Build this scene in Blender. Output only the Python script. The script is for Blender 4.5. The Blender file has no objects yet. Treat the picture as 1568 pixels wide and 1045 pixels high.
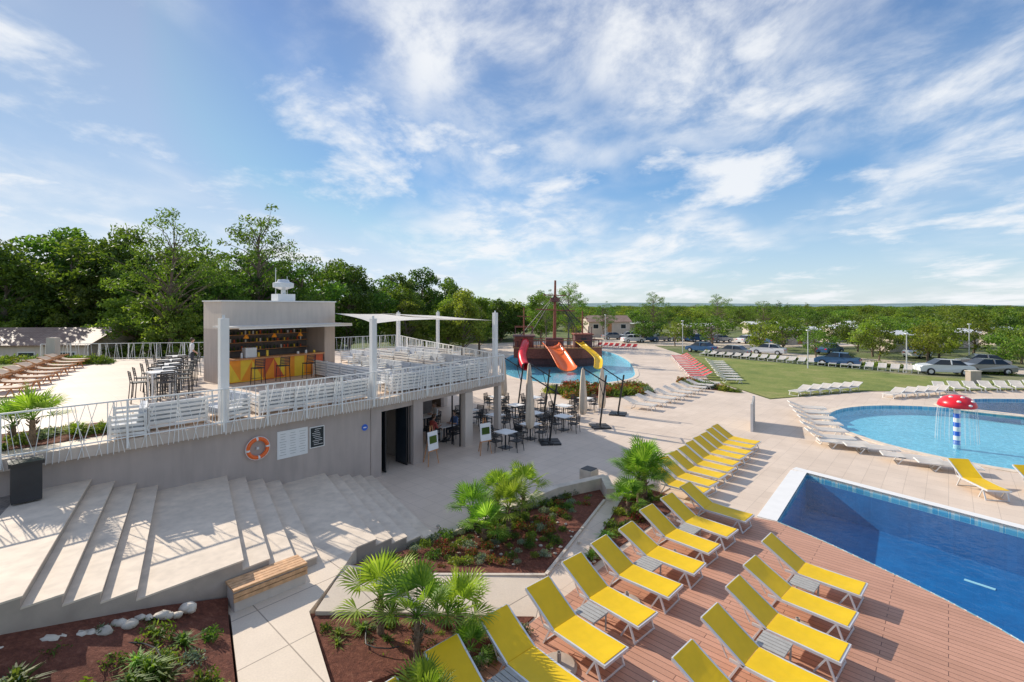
import bpy, math, random
import numpy as np
from mathutils import Vector, Matrix
from mathutils.geometry import tessellate_polygon
random.seed(7); rs=np.random.RandomState(7)
sc=bpy.context.scene
col=sc.collection
U=Vector((.67,.742,0)).normalized(); V=Vector((.742,-.67,0)).normalized()
AU=math.atan2(U.y,U.x); AV=math.atan2(V.y,V.x)

# ---------------------------------------------------------------- materials
M={}
def nodes(name):
    m=bpy.data.materials.new(name); m.use_nodes=True
    nt=m.node_tree; b=nt.nodes['Principled BSDF']; M[name]=m
    return m,nt,b
def N(nt,t,**k):
    n=nt.nodes.new(t)
    for a,v in k.items(): setattr(n,a,v)
    return n
def mixc(nt,fac,a,b,mode='MIX'):
    n=N(nt,'ShaderNodeMix',data_type='RGBA',blend_type=mode)
    if isinstance(fac,(int,float)): n.inputs[0].default_value=fac
    else: nt.links.new(fac,n.inputs[0])
    for i,x in ((6,a),(7,b)):
        if isinstance(x,(tuple,list)): n.inputs[i].default_value=(*x[:3],1)
        else: nt.links.new(x,n.inputs[i])
    return n.outputs[2]
def ramp(nt,fac,stops):
    r=N(nt,'ShaderNodeValToRGB'); e=r.color_ramp.elements
    while len(e)<len(stops): e.new(.5)
    for i,(p,c) in enumerate(stops):
        e[i].position=p; e[i].color=(*c,1) if len(c)==3 else c
    nt.links.new(fac,r.inputs[0]); return r.outputs[0]
def mk(name,c,r=.6,metal=0,ns=3,na=.15,bs=0,bstr=.2,spec=.5,grime=0):
    m,nt,b=nodes(name)
    tc=N(nt,'ShaderNodeTexCoord'); no=N(nt,'ShaderNodeTexNoise'); no.inputs['Scale'].default_value=ns; no.inputs['Detail'].default_value=6
    nt.links.new(tc.outputs['Object'],no.inputs['Vector'])
    lo=tuple(max(0,x*(1-na)) for x in c); hi=tuple(min(1,x*(1+na)) for x in c)
    o=ramp(nt,no.outputs[0],[(.3,lo),(.7,hi)])
    if grime:
        mp=N(nt,'ShaderNodeMapping'); mp.inputs['Scale'].default_value=(2.5,2.5,.35); nt.links.new(tc.outputs['Object'],mp.inputs[0])
        n5=N(nt,'ShaderNodeTexNoise'); n5.inputs['Scale'].default_value=2; n5.inputs['Detail'].default_value=8; nt.links.new(mp.outputs[0],n5.inputs[0])
        g=ramp(nt,n5.outputs[0],[(.35,(1-grime,)*3),(.6,(1,1,1))]); o=mixc(nt,1,o,g,'MULTIPLY')
    nt.links.new(o,b.inputs['Base Color'])
    b.inputs['Roughness'].default_value=r; b.inputs['Metallic'].default_value=metal
    b.inputs['Specular IOR Level'].default_value=spec
    if bs:
        n2=N(nt,'ShaderNodeTexNoise'); n2.inputs['Scale'].default_value=bs; n2.inputs['Detail'].default_value=5
        nt.links.new(tc.outputs['Object'],n2.inputs['Vector'])
        bp=N(nt,'ShaderNodeBump'); bp.inputs['Strength'].default_value=bstr; bp.inputs['Distance'].default_value=.02
        nt.links.new(n2.outputs[0],bp.inputs['Height']); nt.links.new(bp.outputs[0],b.inputs['Normal'])
    return m
def tile(name,c1,c2,mort,w,h,mw,ang,rough=.6,stain=.2,off=0.,bump=.3):
    m,nt,b=nodes(name)
    tc=N(nt,'ShaderNodeTexCoord'); mp=N(nt,'ShaderNodeMapping'); mp.inputs['Rotation'].default_value=(0,0,ang)
    nt.links.new(tc.outputs['Object'],mp.inputs['Vector'])
    br=N(nt,'ShaderNodeTexBrick',offset=off,squash=1.0)
    br.inputs['Scale'].default_value=1; br.inputs['Brick Width'].default_value=w; br.inputs['Row Height'].default_value=h
    br.inputs['Mortar Size'].default_value=mw; br.inputs['Mortar Smooth'].default_value=.2
    br.inputs['Color1'].default_value=(*c1,1); br.inputs['Color2'].default_value=(*c2,1); br.inputs['Mortar'].default_value=(*mort,1)
    nt.links.new(mp.outputs[0],br.inputs['Vector'])
    no=N(nt,'ShaderNodeTexNoise'); no.inputs['Scale'].default_value=.35; no.inputs['Detail'].default_value=9; no.inputs['Roughness'].default_value=.68
    nt.links.new(tc.outputs['Object'],no.inputs['Vector'])
    g=ramp(nt,no.outputs[0],[(.32,(1-stain,1-stain*1.05,1-stain*1.1)),(.62,(1,1,1))])
    n3=N(nt,'ShaderNodeTexNoise'); n3.inputs['Scale'].default_value=30; n3.inputs['Detail'].default_value=4
    nt.links.new(tc.outputs['Object'],n3.inputs['Vector'])
    g3=ramp(nt,n3.outputs[0],[(.3,(.9,.9,.9)),(.7,(1,1,1))])
    o=mixc(nt,1,br.outputs['Color'],g,'MULTIPLY'); o=mixc(nt,1,o,g3,'MULTIPLY')
    nt.links.new(o,b.inputs['Base Color']); b.inputs['Roughness'].default_value=rough
    bp=N(nt,'ShaderNodeBump',invert=True); bp.inputs['Strength'].default_value=bump; bp.inputs['Distance'].default_value=.01
    nt.links.new(br.outputs['Fac'],bp.inputs['Height']); nt.links.new(bp.outputs[0],b.inputs['Normal'])
    return m
def foliage(name,c1,c2,c3,tr=.4,cl=.55):
    m,nt,b=nodes(name); nt.nodes.remove(b); out=nt.nodes['Material Output']
    ge=N(nt,'ShaderNodeNewGeometry'); oi=N(nt,'ShaderNodeObjectInfo')
    o=ramp(nt,ge.outputs['Random Per Island'],[(0,c1),(.55,c2),(1,c3)])
    tc=N(nt,'ShaderNodeTexCoord'); no=N(nt,'ShaderNodeTexNoise'); no.inputs['Scale'].default_value=cl; no.inputs['Detail'].default_value=3
    nt.links.new(tc.outputs['Object'],no.inputs['Vector'])
    g=ramp(nt,no.outputs[0],[(.35,(.6,.62,.65)),(.65,(1.0,1.0,1.0))]); o=mixc(nt,1,o,g,'MULTIPLY')
    hs=N(nt,'ShaderNodeHueSaturation'); nt.links.new(o,hs.inputs['Color'])
    mr=N(nt,'ShaderNodeMapRange'); mr.inputs[3].default_value=.8; mr.inputs[4].default_value=1.55
    nt.links.new(oi.outputs['Random'],mr.inputs[0]); nt.links.new(mr.outputs[0],hs.inputs['Value'])
    mr2=N(nt,'ShaderNodeMapRange'); mr2.inputs[3].default_value=.462; mr2.inputs[4].default_value=.508
    mu=N(nt,'ShaderNodeMath',operation='FRACT'); m7=N(nt,'ShaderNodeMath',operation='MULTIPLY'); m7.inputs[1].default_value=7.3
    nt.links.new(oi.outputs['Random'],m7.inputs[0]); nt.links.new(m7.outputs[0],mu.inputs[0]); nt.links.new(mu.outputs[0],mr2.inputs[0]); nt.links.new(mr2.outputs[0],hs.inputs['Hue'])
    d=N(nt,'ShaderNodeBsdfPrincipled'); d.inputs['Roughness'].default_value=.55; d.inputs['Specular IOR Level'].default_value=.3
    t=N(nt,'ShaderNodeBsdfTranslucent'); mx=N(nt,'ShaderNodeMixShader'); mx.inputs[0].default_value=tr
    nt.links.new(hs.outputs[0],d.inputs['Base Color'])
    tcx=mixc(nt,1,hs.outputs[0],(1.6,1.6,.6),'MULTIPLY'); nt.links.new(tcx,t.inputs['Color'])
    nt.links.new(d.outputs[0],mx.inputs[1]); nt.links.new(t.outputs[0],mx.inputs[2]); nt.links.new(mx.outputs[0],out.inputs[0])
def fabric(name,c,tr=.25,r=.7,rib=0):
    m,nt,b=nodes(name); out=nt.nodes['Material Output']
    tc=N(nt,'ShaderNodeTexCoord'); no=N(nt,'ShaderNodeTexNoise'); no.inputs['Scale'].default_value=4; no.inputs['Detail'].default_value=5
    nt.links.new(tc.outputs['Object'],no.inputs['Vector'])
    o=ramp(nt,no.outputs[0],[(.3,tuple(x*.9 for x in c)),(.7,c)])
    nt.links.new(o,b.inputs['Base Color']); b.inputs['Roughness'].default_value=r
    t=N(nt,'ShaderNodeBsdfTranslucent'); mx=N(nt,'ShaderNodeMixShader'); mx.inputs[0].default_value=tr
    nt.links.new(o,t.inputs['Color']); nt.links.new(b.outputs[0],mx.inputs[1]); nt.links.new(t.outputs[0],mx.inputs[2]); nt.links.new(mx.outputs[0],out.inputs[0])
def water(name,tint,bscale=3.,bstr=.15):
    m,nt,b=nodes(name); nt.nodes.remove(b); out=nt.nodes['Material Output']
    tc=N(nt,'ShaderNodeTexCoord'); no=N(nt,'ShaderNodeTexNoise'); no.inputs['Scale'].default_value=bscale; no.inputs['Detail'].default_value=4; no.inputs['Distortion'].default_value=1.
    nt.links.new(tc.outputs['Object'],no.inputs['Vector'])
    bp=N(nt,'ShaderNodeBump'); bp.inputs['Strength'].default_value=bstr; bp.inputs['Distance'].default_value=.05
    nt.links.new(no.outputs[0],bp.inputs['Height'])
    gl=N(nt,'ShaderNodeBsdfGlossy'); gl.inputs['Roughness'].default_value=.03; nt.links.new(bp.outputs[0],gl.inputs['Normal'])
    tr=N(nt,'ShaderNodeBsdfTransparent'); tr.inputs['Color'].default_value=(*tint,1)
    fr=N(nt,'ShaderNodeFresnel'); fr.inputs['IOR'].default_value=1.25; nt.links.new(bp.outputs[0],fr.inputs['Normal'])
    ge=N(nt,'ShaderNodeNewGeometry'); iv=N(nt,'ShaderNodeMath',operation='SUBTRACT'); iv.inputs[0].default_value=1; nt.links.new(ge.outputs['Backfacing'],iv.inputs[1])
    mu=N(nt,'ShaderNodeMath',operation='MULTIPLY'); nt.links.new(fr.outputs[0],mu.inputs[0]); nt.links.new(iv.outputs[0],mu.inputs[1])
    mx=N(nt,'ShaderNodeMixShader'); nt.links.new(mu.outputs[0],mx.inputs[0]); nt.links.new(tr.outputs[0],mx.inputs[1]); nt.links.new(gl.outputs[0],mx.inputs[2])
    nt.links.new(mx.outputs[0],out.inputs[0])
def poolfloor(name,c1,c2,tile_w=.25,caustic=.35,fl=(0,0,0)):
    m,nt,b=nodes(name)
    tc=N(nt,'ShaderNodeTexCoord')
    no=N(nt,'ShaderNodeTexNoise'); no.inputs['Scale'].default_value=1.2; no.inputs['Detail'].default_value=2
    nt.links.new(tc.outputs['Object'],no.inputs['Vector'])
    o=ramp(nt,no.outputs[0],[(.3,c1),(.7,c2)])
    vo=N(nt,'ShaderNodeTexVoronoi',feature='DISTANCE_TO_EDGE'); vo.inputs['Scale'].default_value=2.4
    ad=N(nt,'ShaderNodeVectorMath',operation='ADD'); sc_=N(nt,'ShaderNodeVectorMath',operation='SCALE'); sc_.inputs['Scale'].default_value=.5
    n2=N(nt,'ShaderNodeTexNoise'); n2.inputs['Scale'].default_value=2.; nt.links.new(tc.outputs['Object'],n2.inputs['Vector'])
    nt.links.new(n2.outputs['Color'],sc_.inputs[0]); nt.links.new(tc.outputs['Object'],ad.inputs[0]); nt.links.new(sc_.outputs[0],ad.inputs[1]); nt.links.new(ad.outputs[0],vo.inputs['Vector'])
    e=ramp(nt,vo.outputs['Distance'],[(0,(1,1,1)),(.12,(0,0,0))])  # bright web along cell edges: caustic light painted into the floor colour
    mm=N(nt,'ShaderNodeMath',operation='MULTIPLY'); mm.inputs[1].default_value=caustic; nt.links.new(e,mm.inputs[0])
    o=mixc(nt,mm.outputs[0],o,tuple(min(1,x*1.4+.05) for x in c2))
    mp=N(nt,'ShaderNodeMapping'); mp.inputs['Rotation'].default_value=(0,0,-AU); nt.links.new(tc.outputs['Object'],mp.inputs[0])
    br=N(nt,'ShaderNodeTexBrick',offset=0.); br.inputs['Scale'].default_value=1; br.inputs['Brick Width'].default_value=tile_w; br.inputs['Row Height'].default_value=tile_w; br.inputs['Mortar Size'].default_value=.008
    br.inputs['Color1'].default_value=(1,1,1,1); br.inputs['Color2'].default_value=(.88,.93,.95,1); br.inputs['Mortar'].default_value=(.8,.88,.9,1)
    nt.links.new(mp.outputs[0],br.inputs['Vector'])
    o=mixc(nt,1,o,br.outputs['Color'],'MULTIPLY'); nt.links.new(o,b.inputs['Base Color']); b.inputs['Roughness'].default_value=.6

tile('paving',(.82,.665,.525),(.77,.62,.485),(.56,.44,.34),.6,.6,.006,-AU,stain=.17)
tile('terrace_tile',(.82,.655,.51),(.76,.60,.47),(.53,.42,.33),.6,.6,.006,-AU,stain=.15)
tile('path_slab',(.82,.68,.53),(.77,.635,.49),(.38,.30,.23),1.8,1.4,.012,-AU,stain=.18)
tile('decking',(.64,.335,.225),(.56,.29,.19),(.19,.09,.06),2.6,.145,.006,-AV,stain=.18,off=.37,bump=.8)
tile('cobble',(.34,.29,.25),(.27,.23,.2),(.13,.11,.1),.2,.1,.008,-AU+.6,stain=.2,off=.5)
tile('pool_edge_tile',(.35,.66,.78),(.14,.45,.65),(.6,.7,.72),.25,.12,.01,-AV,rough=.3)
tile('roof_tile',(.42,.26,.19),(.50,.34,.26),(.22,.14,.1),.25,.3,.02,0,stain=.35)
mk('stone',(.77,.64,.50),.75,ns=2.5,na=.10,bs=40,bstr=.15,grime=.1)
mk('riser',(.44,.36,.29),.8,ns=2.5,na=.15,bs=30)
mk('kerb',(.68,.58,.47),.8,ns=3,na=.15,bs=30)
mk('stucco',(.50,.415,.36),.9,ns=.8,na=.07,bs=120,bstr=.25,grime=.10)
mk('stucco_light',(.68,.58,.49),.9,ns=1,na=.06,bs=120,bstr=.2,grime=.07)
mk('rubble',(.42,.38,.33),.9,ns=5,na=.3,bs=12,bstr=.8)
mk('white',(.84,.82,.78),.45,na=.03)
mk('white_metal',(.85,.84,.80),.35,na=.03)
mk('alu',(.68,.69,.70),.4,metal=.3,na=.06)
mk('dark',(.03,.03,.032),.5,na=.2)
mk('black_metal',(.02,.02,.022),.4,na=.2)
mk('interior',(.16,.14,.13),.9,na=.15)
mk('grey_cushion',(.52,.54,.57),.9,ns=6,na=.08,bs=60,bstr=.1)
mk('grey_slat',(.40,.385,.355),.7,ns=8,na=.12)
mk('wood',(.58,.27,.11),.55,ns=9,na=.25)
mk('bench_wood',(.66,.38,.19),.55,ns=9,na=.25)
mk('bar_orange',(.9,.32,.02),.5,na=.08); mk('bar_yellow',(.9,.6,.04),.5,na=.08); mk('bar_red',(.65,.11,.03),.5,na=.08)
mk('red_plastic',(.78,.015,.03),.3,na=.06); mk('orange_plastic',(.95,.16,.02),.3,na=.06); mk('yellow_plastic',(.93,.55,.01),.3,na=.06)
mk('blue_plastic',(.03,.14,.6),.3,na=.06)
mk('ship_brown',(.30,.09,.055),.7,ns=6,na=.3); mk('ship_dark',(.15,.065,.06),.7,ns=6,na=.3)
mk('bark',(.19,.145,.105),.95,ns=8,na=.35,bs=25,bstr=.8)
mk('palm_trunk',(.22,.15,.095),.95,ns=14,na=.4,bs=30,bstr=1)
mk('glass_dark',(.03,.04,.05),.08,na=.1)
mk('car_white',(.75,.76,.77),.2,na=.02); mk('car_blue',(.05,.12,.25),.2,na=.02); mk('car_grey',(.3,.31,.32),.2,metal=.4,na=.02)
mk('tyre',(.02,.02,.02),.8)
mk('gravel',(.60,.50,.39),.95,ns=2,na=.2,bs=40,bstr=.5)
mk('skin',(.55,.33,.23),.5,na=.05); mk('hair',(.06,.035,.02),.6,na=.2); mk('shirt_white',(.75,.75,.75),.8); mk('trousers',(.04,.045,.06),.8); mk('shirt_blue',(.12,.2,.4),.8); mk('shirt_red',(.5,.1,.08),.8)
mk('parasol_beige',(.68,.56,.43),.85,ns=5,na=.08)
mk('chalk',(.025,.03,.03),.7,na=.2)
mk('hill',(.17,.26,.27),1,ns=.01,na=.15)  # bluish base colour paints distance haze onto the hills
mk('stone_rock',(.62,.54,.44),.9,ns=4,na=.3,bs=14,bstr=.8)
fabric('yellow_sling',(.99,.66,.002),.18,.5); fabric('white_sling',(.80,.74,.66),.25); fabric('beige_sling',(.66,.50,.37),.2); fabric('red_sling',(.78,.06,.05),.2); fabric('sail',(.88,.85,.79),.35)
foliage('leaf_dark',(.045,.10,.018),(.085,.17,.028),(.15,.25,.045),.4)
foliage('leaf_mid',(.07,.14,.02),(.125,.22,.035),(.21,.31,.055),.42)
foliage('leaf_light',(.12,.19,.025),(.19,.28,.045),(.28,.37,.075),.45)
foliage('leaf_palm',(.12,.25,.03),(.19,.36,.05),(.31,.46,.10),.4,3)
foliage('leaf_grey',(.14,.19,.12),(.22,.28,.18),(.33,.38,.27),.25,3)
foliage('leaf_red',(.45,.03,.02),(.16,.2,.04),(.12,.2,.04),.3,3)
water('water_deep',(.62,.88,.97),2.4,.2); water('water_light',(.74,.95,.98),3,.3)
poolfloor('floor_deep',(.003,.12,.31),(.006,.16,.38),.25,.14); poolfloor('floor_light',(.20,.50,.62),(.27,.58,.69),.2,.5)
def soil():
    m,nt,b=nodes('soil'); tc=N(nt,'ShaderNodeTexCoord')
    a=N(nt,'ShaderNodeTexNoise'); a.inputs['Scale'].default_value=9; a.inputs['Detail'].default_value=9; a.inputs['Roughness'].default_value=.75
    nt.links.new(tc.outputs['Object'],a.inputs['Vector'])
    o=ramp(nt,a.outputs[0],[(.3,(.09,.026,.014)),(.54,(.20,.062,.034)),(.74,(.34,.15,.09))]); nt.links.new(o,b.inputs['Base Color']); b.inputs['Roughness'].default_value=.95
    bp=N(nt,'ShaderNodeBump'); bp.inputs['Strength'].default_value=1; bp.inputs['Distance'].default_value=.07; nt.links.new(a.outputs[0],bp.inputs['Height']); nt.links.new(bp.outputs[0],b.inputs['Normal'])
soil()
def grassm(name,c1,c2,c3,s):
    m,nt,b=nodes(name); tc=N(nt,'ShaderNodeTexCoord')
    a=N(nt,'ShaderNodeTexNoise'); a.inputs['Scale'].default_value=s; a.inputs['Detail'].default_value=12; a.inputs['Roughness'].default_value=.75
    nt.links.new(tc.outputs['Object'],a.inputs['Vector'])
    o=ramp(nt,a.outputs[0],[(.34,c1),(.5,c2),(.66,c3)])
    n4=N(nt,'ShaderNodeTexNoise'); n4.inputs['Scale'].default_value=6; n4.inputs['Detail'].default_value=6; nt.links.new(tc.outputs['Object'],n4.inputs['Vector'])
    g=ramp(nt,n4.outputs[0],[(.3,(.7,.72,.7)),(.7,(1,1,1))]); o=mixc(nt,1,o,g,'MULTIPLY')
    nt.links.new(o,b.inputs['Base Color']); b.inputs['Roughness'].default_value=.95
    n2=N(nt,'ShaderNodeTexNoise'); n2.inputs['Scale'].default_value=25; nt.links.new(tc.outputs['Object'],n2.inputs['Vector'])
    bp=N(nt,'ShaderNodeBump'); bp.inputs['Strength'].default_value=.8; bp.inputs['Distance'].default_value=.05; nt.links.new(n2.outputs[0],bp.inputs['Height']); nt.links.new(bp.outputs[0],b.inputs['Normal'])
grassm('lawn',(.15,.21,.035),(.25,.29,.06),(.38,.35,.12),.35)
grassm('scrub',(.09,.13,.03),(.16,.2,.06),(.40,.34,.22),.12)

# ---------------------------------------------------------------- mesh builder
class MB:
    def __init__(s): s.v=[]; s.f=[]; s.m=[]; s.names=[]
    def mi(s,n):
        if n not in s.names: s.names.append(n)
        return s.names.index(n)
    def add(s,vs,fs,mat):
        o=len(s.v); k=s.mi(mat); s.v+= [tuple(x) for x in vs]
        for f in fs: s.f.append(tuple(i+o for i in f)); s.m.append(k)
    def box(s,c,d,mat,rz=0,mtx=None):
        x,y,z=[a/2 for a in d]; vs=[Vector((i*x,j*y,k*z)) for i in(-1,1) for j in(-1,1) for k in(-1,1)]
        R=mtx if mtx is not None else Matrix.Rotation(rz,3,'Z'); c=Vector(c)
        s.add([R@v+c for v in vs],[(0,1,3,2),(4,6,7,5),(0,4,5,1),(2,3,7,6),(0,2,6,4),(1,5,7,3)],mat)
    def beam(s,p0,p1,w,h,mat):
        p0=Vector(p0);p1=Vector(p1);d=p1-p0;L=d.length
        q=d.to_track_quat('X','Z').to_matrix(); s.box((p0+p1)/2,(L,w,h),mat,mtx=q)
    def cyl(s,p0,p1,r0,r1,n,mat,caps=True):
        p0=Vector(p0);p1=Vector(p1);d=(p1-p0); q=d.to_track_quat('Z','X').to_matrix()
        vs=[];
        for p,r in((p0,r0),(p1,r1)):
            for i in range(n):
                a=2*math.pi*i/n; vs.append(p+q@Vector((r*math.cos(a),r*math.sin(a),0)))
        fs=[(i,(i+1)%n,n+(i+1)%n,n+i) for i in range(n)]
        if caps: fs+=[tuple(range(n))[::-1],tuple(range(n,2*n))]
        s.add(vs,fs,mat)
    def tube(s,pts,r,n,mat):
        for a,b in zip(pts[:-1],pts[1:]): s.cyl(a,b,r,r,n,mat)
    def lathe(s,prof,c,n,mat,sx=1,sy=1):
        vs=[];fs=[]
        for r,z in prof:
            for i in range(n):
                a=2*math.pi*i/n; vs.append((c[0]+r*sx*math.cos(a),c[1]+r*sy*math.sin(a),c[2]+z))
        for j in range(len(prof)-1):
            for i in range(n): fs.append((j*n+i,j*n+(i+1)%n,(j+1)*n+(i+1)%n,(j+1)*n+i))
        s.add(vs,fs,mat)
    def ball(s,c,r,mat,n=10,sz=1,sx=1,sy=1):
        s.lathe([(r*math.sin(math.pi*k/n)+1e-4,-r*sz*math.cos(math.pi*k/n)) for k in range(n+1)],c,2*n,mat,sx,sy)
    def torus(s,c,R,r,mtx,mat,n=24,k=8,matf=None):
        c=Vector(c)
        vs=[]
        for i in range(n):
            a=2*math.pi*i/n
            for j in range(k):
                b=2*math.pi*j/k; vs.append(c+mtx@Vector(((R+r*math.cos(b))*math.cos(a),(R+r*math.cos(b))*math.sin(a),r*math.sin(b))))
        for i in range(n):
            mm=matf(i) if matf else mat
            s.add([vs[i*k+j] for j in range(k)]+[vs[((i+1)%n)*k+j] for j in range(k)],[(j,(j+1)%k,k+(j+1)%k,k+j) for j in range(k)],mm)
    def prism(s,pts,z0,z1,mat,side=None):
        n=len(pts); zt=z1 if isinstance(z1,(list,tuple)) else [z1]*n
        top=[(p[0],p[1],zt[i]) for i,p in enumerate(pts)]; bot=[(p[0],p[1],z0) for p in pts]
        tri=tessellate_polygon([[Vector((p[0],p[1],0)) for p in pts]])
        s.add(top,[tuple(t) for t in tri],mat)
        s.add(top+bot,[(i,(i+1)%n,n+(i+1)%n,n+i) for i in range(n)],side or mat)
    def obj(s,name,loc=(0,0,0),rz=0,parent=None,smooth=False,coll=None):
        me=bpy.data.meshes.new(name); me.from_pydata(s.v,[],s.f); me.update()
        for n in s.names: me.materials.append(M[n])
        me.polygons.foreach_set('material_index',s.m)
        if smooth: me.polygons.foreach_set('use_smooth',[True]*len(s.f))
        return inst(name,me,loc,rz,parent=parent)
def inst(name,me,loc=(0,0,0),rz=0,sc_=1,parent=None):
    o=bpy.data.objects.new(name,me); o.location=loc; o.rotation_euler=(0,0,rz)
    o.scale=sc_ if isinstance(sc_,(tuple,list)) else (sc_,)*3
    col.objects.link(o)
    if parent: o.parent=parent
    return o
def empty(name,loc=(0,0,0),rz=0):
    o=bpy.data.objects.new(name,None); o.location=loc; o.rotation_euler=(0,0,rz); col.objects.link(o); return o
def sheet(name,outer,holes,z,mat,parent=None):
    loops=[[Vector((x,y,0)) for x,y in outer]]+[[Vector((x,y,0)) for x,y in h] for h in holes]
    tri=tessellate_polygon(loops); vs=[(v.x,v.y,z) for l in loops for v in l]
    b=MB(); b.add(vs,[tuple(t) for t in tri],mat); o=b.obj(name,parent=parent)
    import bmesh
    bm=bmesh.new(); bm.from_mesh(o.data); bmesh.ops.recalc_face_normals(bm,faces=bm.faces)
    for f in bm.faces:
        if f.normal.z<0: f.normal_flip()
    bm.to_mesh(o.data); bm.free(); return o

# ---------------------------------------------------------------- pools
def smoothloop(pts,n=8):
    out=[];N_=len(pts)
    for i in range(N_):
        p0,p1,p2,p3=[Vector((*pts[(i+k-1)%N_],0)) for k in range(4)]
        for j in range(n):
            t=j/n; q=.5*((2*p1)+(p2-p0)*t+(2*p0-5*p1+4*p2-p3)*t*t+(3*p1-p0-3*p2+p3)*t**3); out.append((q.x,q.y))
    return out
def offset(loop,d):
    n=len(loop); out=[]
    A=sum(loop[i][0]*loop[(i+1)%n][1]-loop[(i+1)%n][0]*loop[i][1] for i in range(n)); sg=1 if A>0 else -1
    for i in range(n):
        a=Vector(loop[i-1]);b=Vector(loop[i]);c=Vector(loop[(i+1)%n])
        t1=(b-a).normalized();t2=(c-b).normalized(); nn=Vector((t1.y+t2.y,-(t1.x+t2.x))); 
        nn=nn.normalized()*sg*d/max(.4,math.sqrt(max(.01,(1+t1.dot(t2))/2))); out.append((b.x+nn.x,b.y+nn.y))
    return out
def arc(c,r,a0,a1,n,sy=1): return [(c[0]+r*math.cos(math.radians(a0+(a1-a0)*i/(n-1))),c[1]+sy*r*math.sin(math.radians(a0+(a1-a0)*i/(n-1)))) for i in range(n)]
deckcurve=[(8.0,14.6),(8.35,13.95),(8.7,13.2),(9.05,12.3),(9.35,11.5),(9.6,10.7),(9.82,9.8),(9.92,8.9),(9.9,8.0),(9.7,7),(9.35,6),(8.8,5),(8.1,4)]
main_pool=deckcurve+[(8.1,1.5),(22,1.5),(22,4.0),(11.5,18.86)]
circ=arc((24.6,24.6),7.1,0,360,49)[:-1]
back_pool=smoothloop([(28.2,31.5),(32.6,27.6),(40,28.5),(41,32.5),(33,34)],6)
pir=smoothloop([(-1.2,50),(1.0,43),(5.5,40.5),(10.5,43.5),(12.6,50),(14,60),(13.5,70),(9,75),(3,72),(-.5,62)],6)
def pool(name,loop,depth,wl,floor,wat,cop,copmat='stone',edge='pool_edge_tile'):
    e=empty(name)
    b=MB(); n=len(loop); bot=[(p[0],p[1],-depth) for p in loop]
    tri=tessellate_polygon([[Vector((*p,0)) for p in loop]]); b.add(bot,[tuple(t) for t in tri],floor)
    mid=[(p[0],p[1],-.25) for p in loop]; top=[(p[0],p[1],0.03) for p in loop]
    b.add(mid+bot,[(i,(i+1)%n,n+(i+1)%n,n+i) for i in range(n)],floor)
    b.add(top+mid,[(i,(i+1)%n,n+(i+1)%n,n+i) for i in range(n)],edge)
    b.obj('basin',parent=e)
    sheet('water',offset(loop,.0),[],-wl,wat,parent=e)
    if cop:
        o=offset(loop,cop); b=MB()
        a_=[(p[0],p[1],.032) for p in loop]; c_=[(p[0],p[1],.032) for p in o]; d_=[(p[0],p[1],-.02) for p in o]
        b.add(a_+c_,[(i,(i+1)%n,n+(i+1)%n,n+i) for i in range(n)],copmat); b.add(c_+d_,[(i,(i+1)%n,n+(i+1)%n,n+i) for i in range(n)],copmat)
        b.obj('coping',parent=e)
    return e
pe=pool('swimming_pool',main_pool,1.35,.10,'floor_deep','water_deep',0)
b=MB()
for p,q in (((10.2,13.3),(10.75,12.8)),((13.4,13.4),(13.0,13.9)),((11.4,10.9),(11.9,10.4)),((15,10.5),(14.5,11.1)),((12.9,8.6),(12.4,9.2))): b.beam((*p,-1.34),(*q,-1.34),.12,.01,'white')
b.obj('lane_marks',parent=pe)
b=MB()
c0=Vector((8.0,14.6,0)); c1=Vector((11.5,18.86,0)); c2=Vector((22,4.0,0))
def copstrip(b,p,q,w0,side):
    d=(q-p).normalized(); nrm=Vector((-d.y,d.x,0))*side; b.prism([(p.x,p.y),(q.x,q.y),((q+nrm*w0).x,(q+nrm*w0).y),((p+nrm*w0).x,(p+nrm*w0).y)],-.05,.03,'white')
copstrip(b,c0,c1,.55,1); copstrip(b,c1+(c2-c1).normalized()*-.55,c2,.35,1)
b.obj('coping',parent=pe)
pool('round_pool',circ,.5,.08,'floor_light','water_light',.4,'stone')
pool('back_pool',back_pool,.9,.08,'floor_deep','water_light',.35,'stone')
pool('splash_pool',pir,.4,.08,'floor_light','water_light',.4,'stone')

# ---------------------------------------------------------------- ground sheets
sheet('ground',[(-4000,-600),(4000,-600),(4000,6000),(-4000,6000)],[main_pool,circ,back_pool,pir],-.03,'scrub')
plaza=[(-14,1),(40,1),(70,30),(70,37),(40,37.6),(27,37),(18.1,33.9),(17.5,43),(23,64),(24,84),(8,92),(-8,84),(-16,45),(-14,24)]
sheet('paving',plaza,[main_pool,circ,back_pool,pir],0,'paving')
sheet('lawn',[(17.6,43.3),(18.3,34.2),(27,37.2),(40,37.8),(75,37.5),(75,41),(43,41.5),(38.5,45.5),(33,53),(27,61),(23.2,64)],[],.004,'lawn')
sheet('deck',[(-5,4),(-3.65,5.55),(.45,10.0),(5.75,16.05),(7.45,14.9)]+deckcurve+[(-5,3)],[],.006,'decking')
sheet('road',[(30,66),(38,56),(46,47.5),(54,43.5),(110,43),(110,49),(56,50),(48,56),(40,66),(36,76)],[],.002,'gravel')
sheet('parking',[(16,84),(36,76),(58,80),(60,92),(30,110),(14,104)],[],.002,'gravel')

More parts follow.
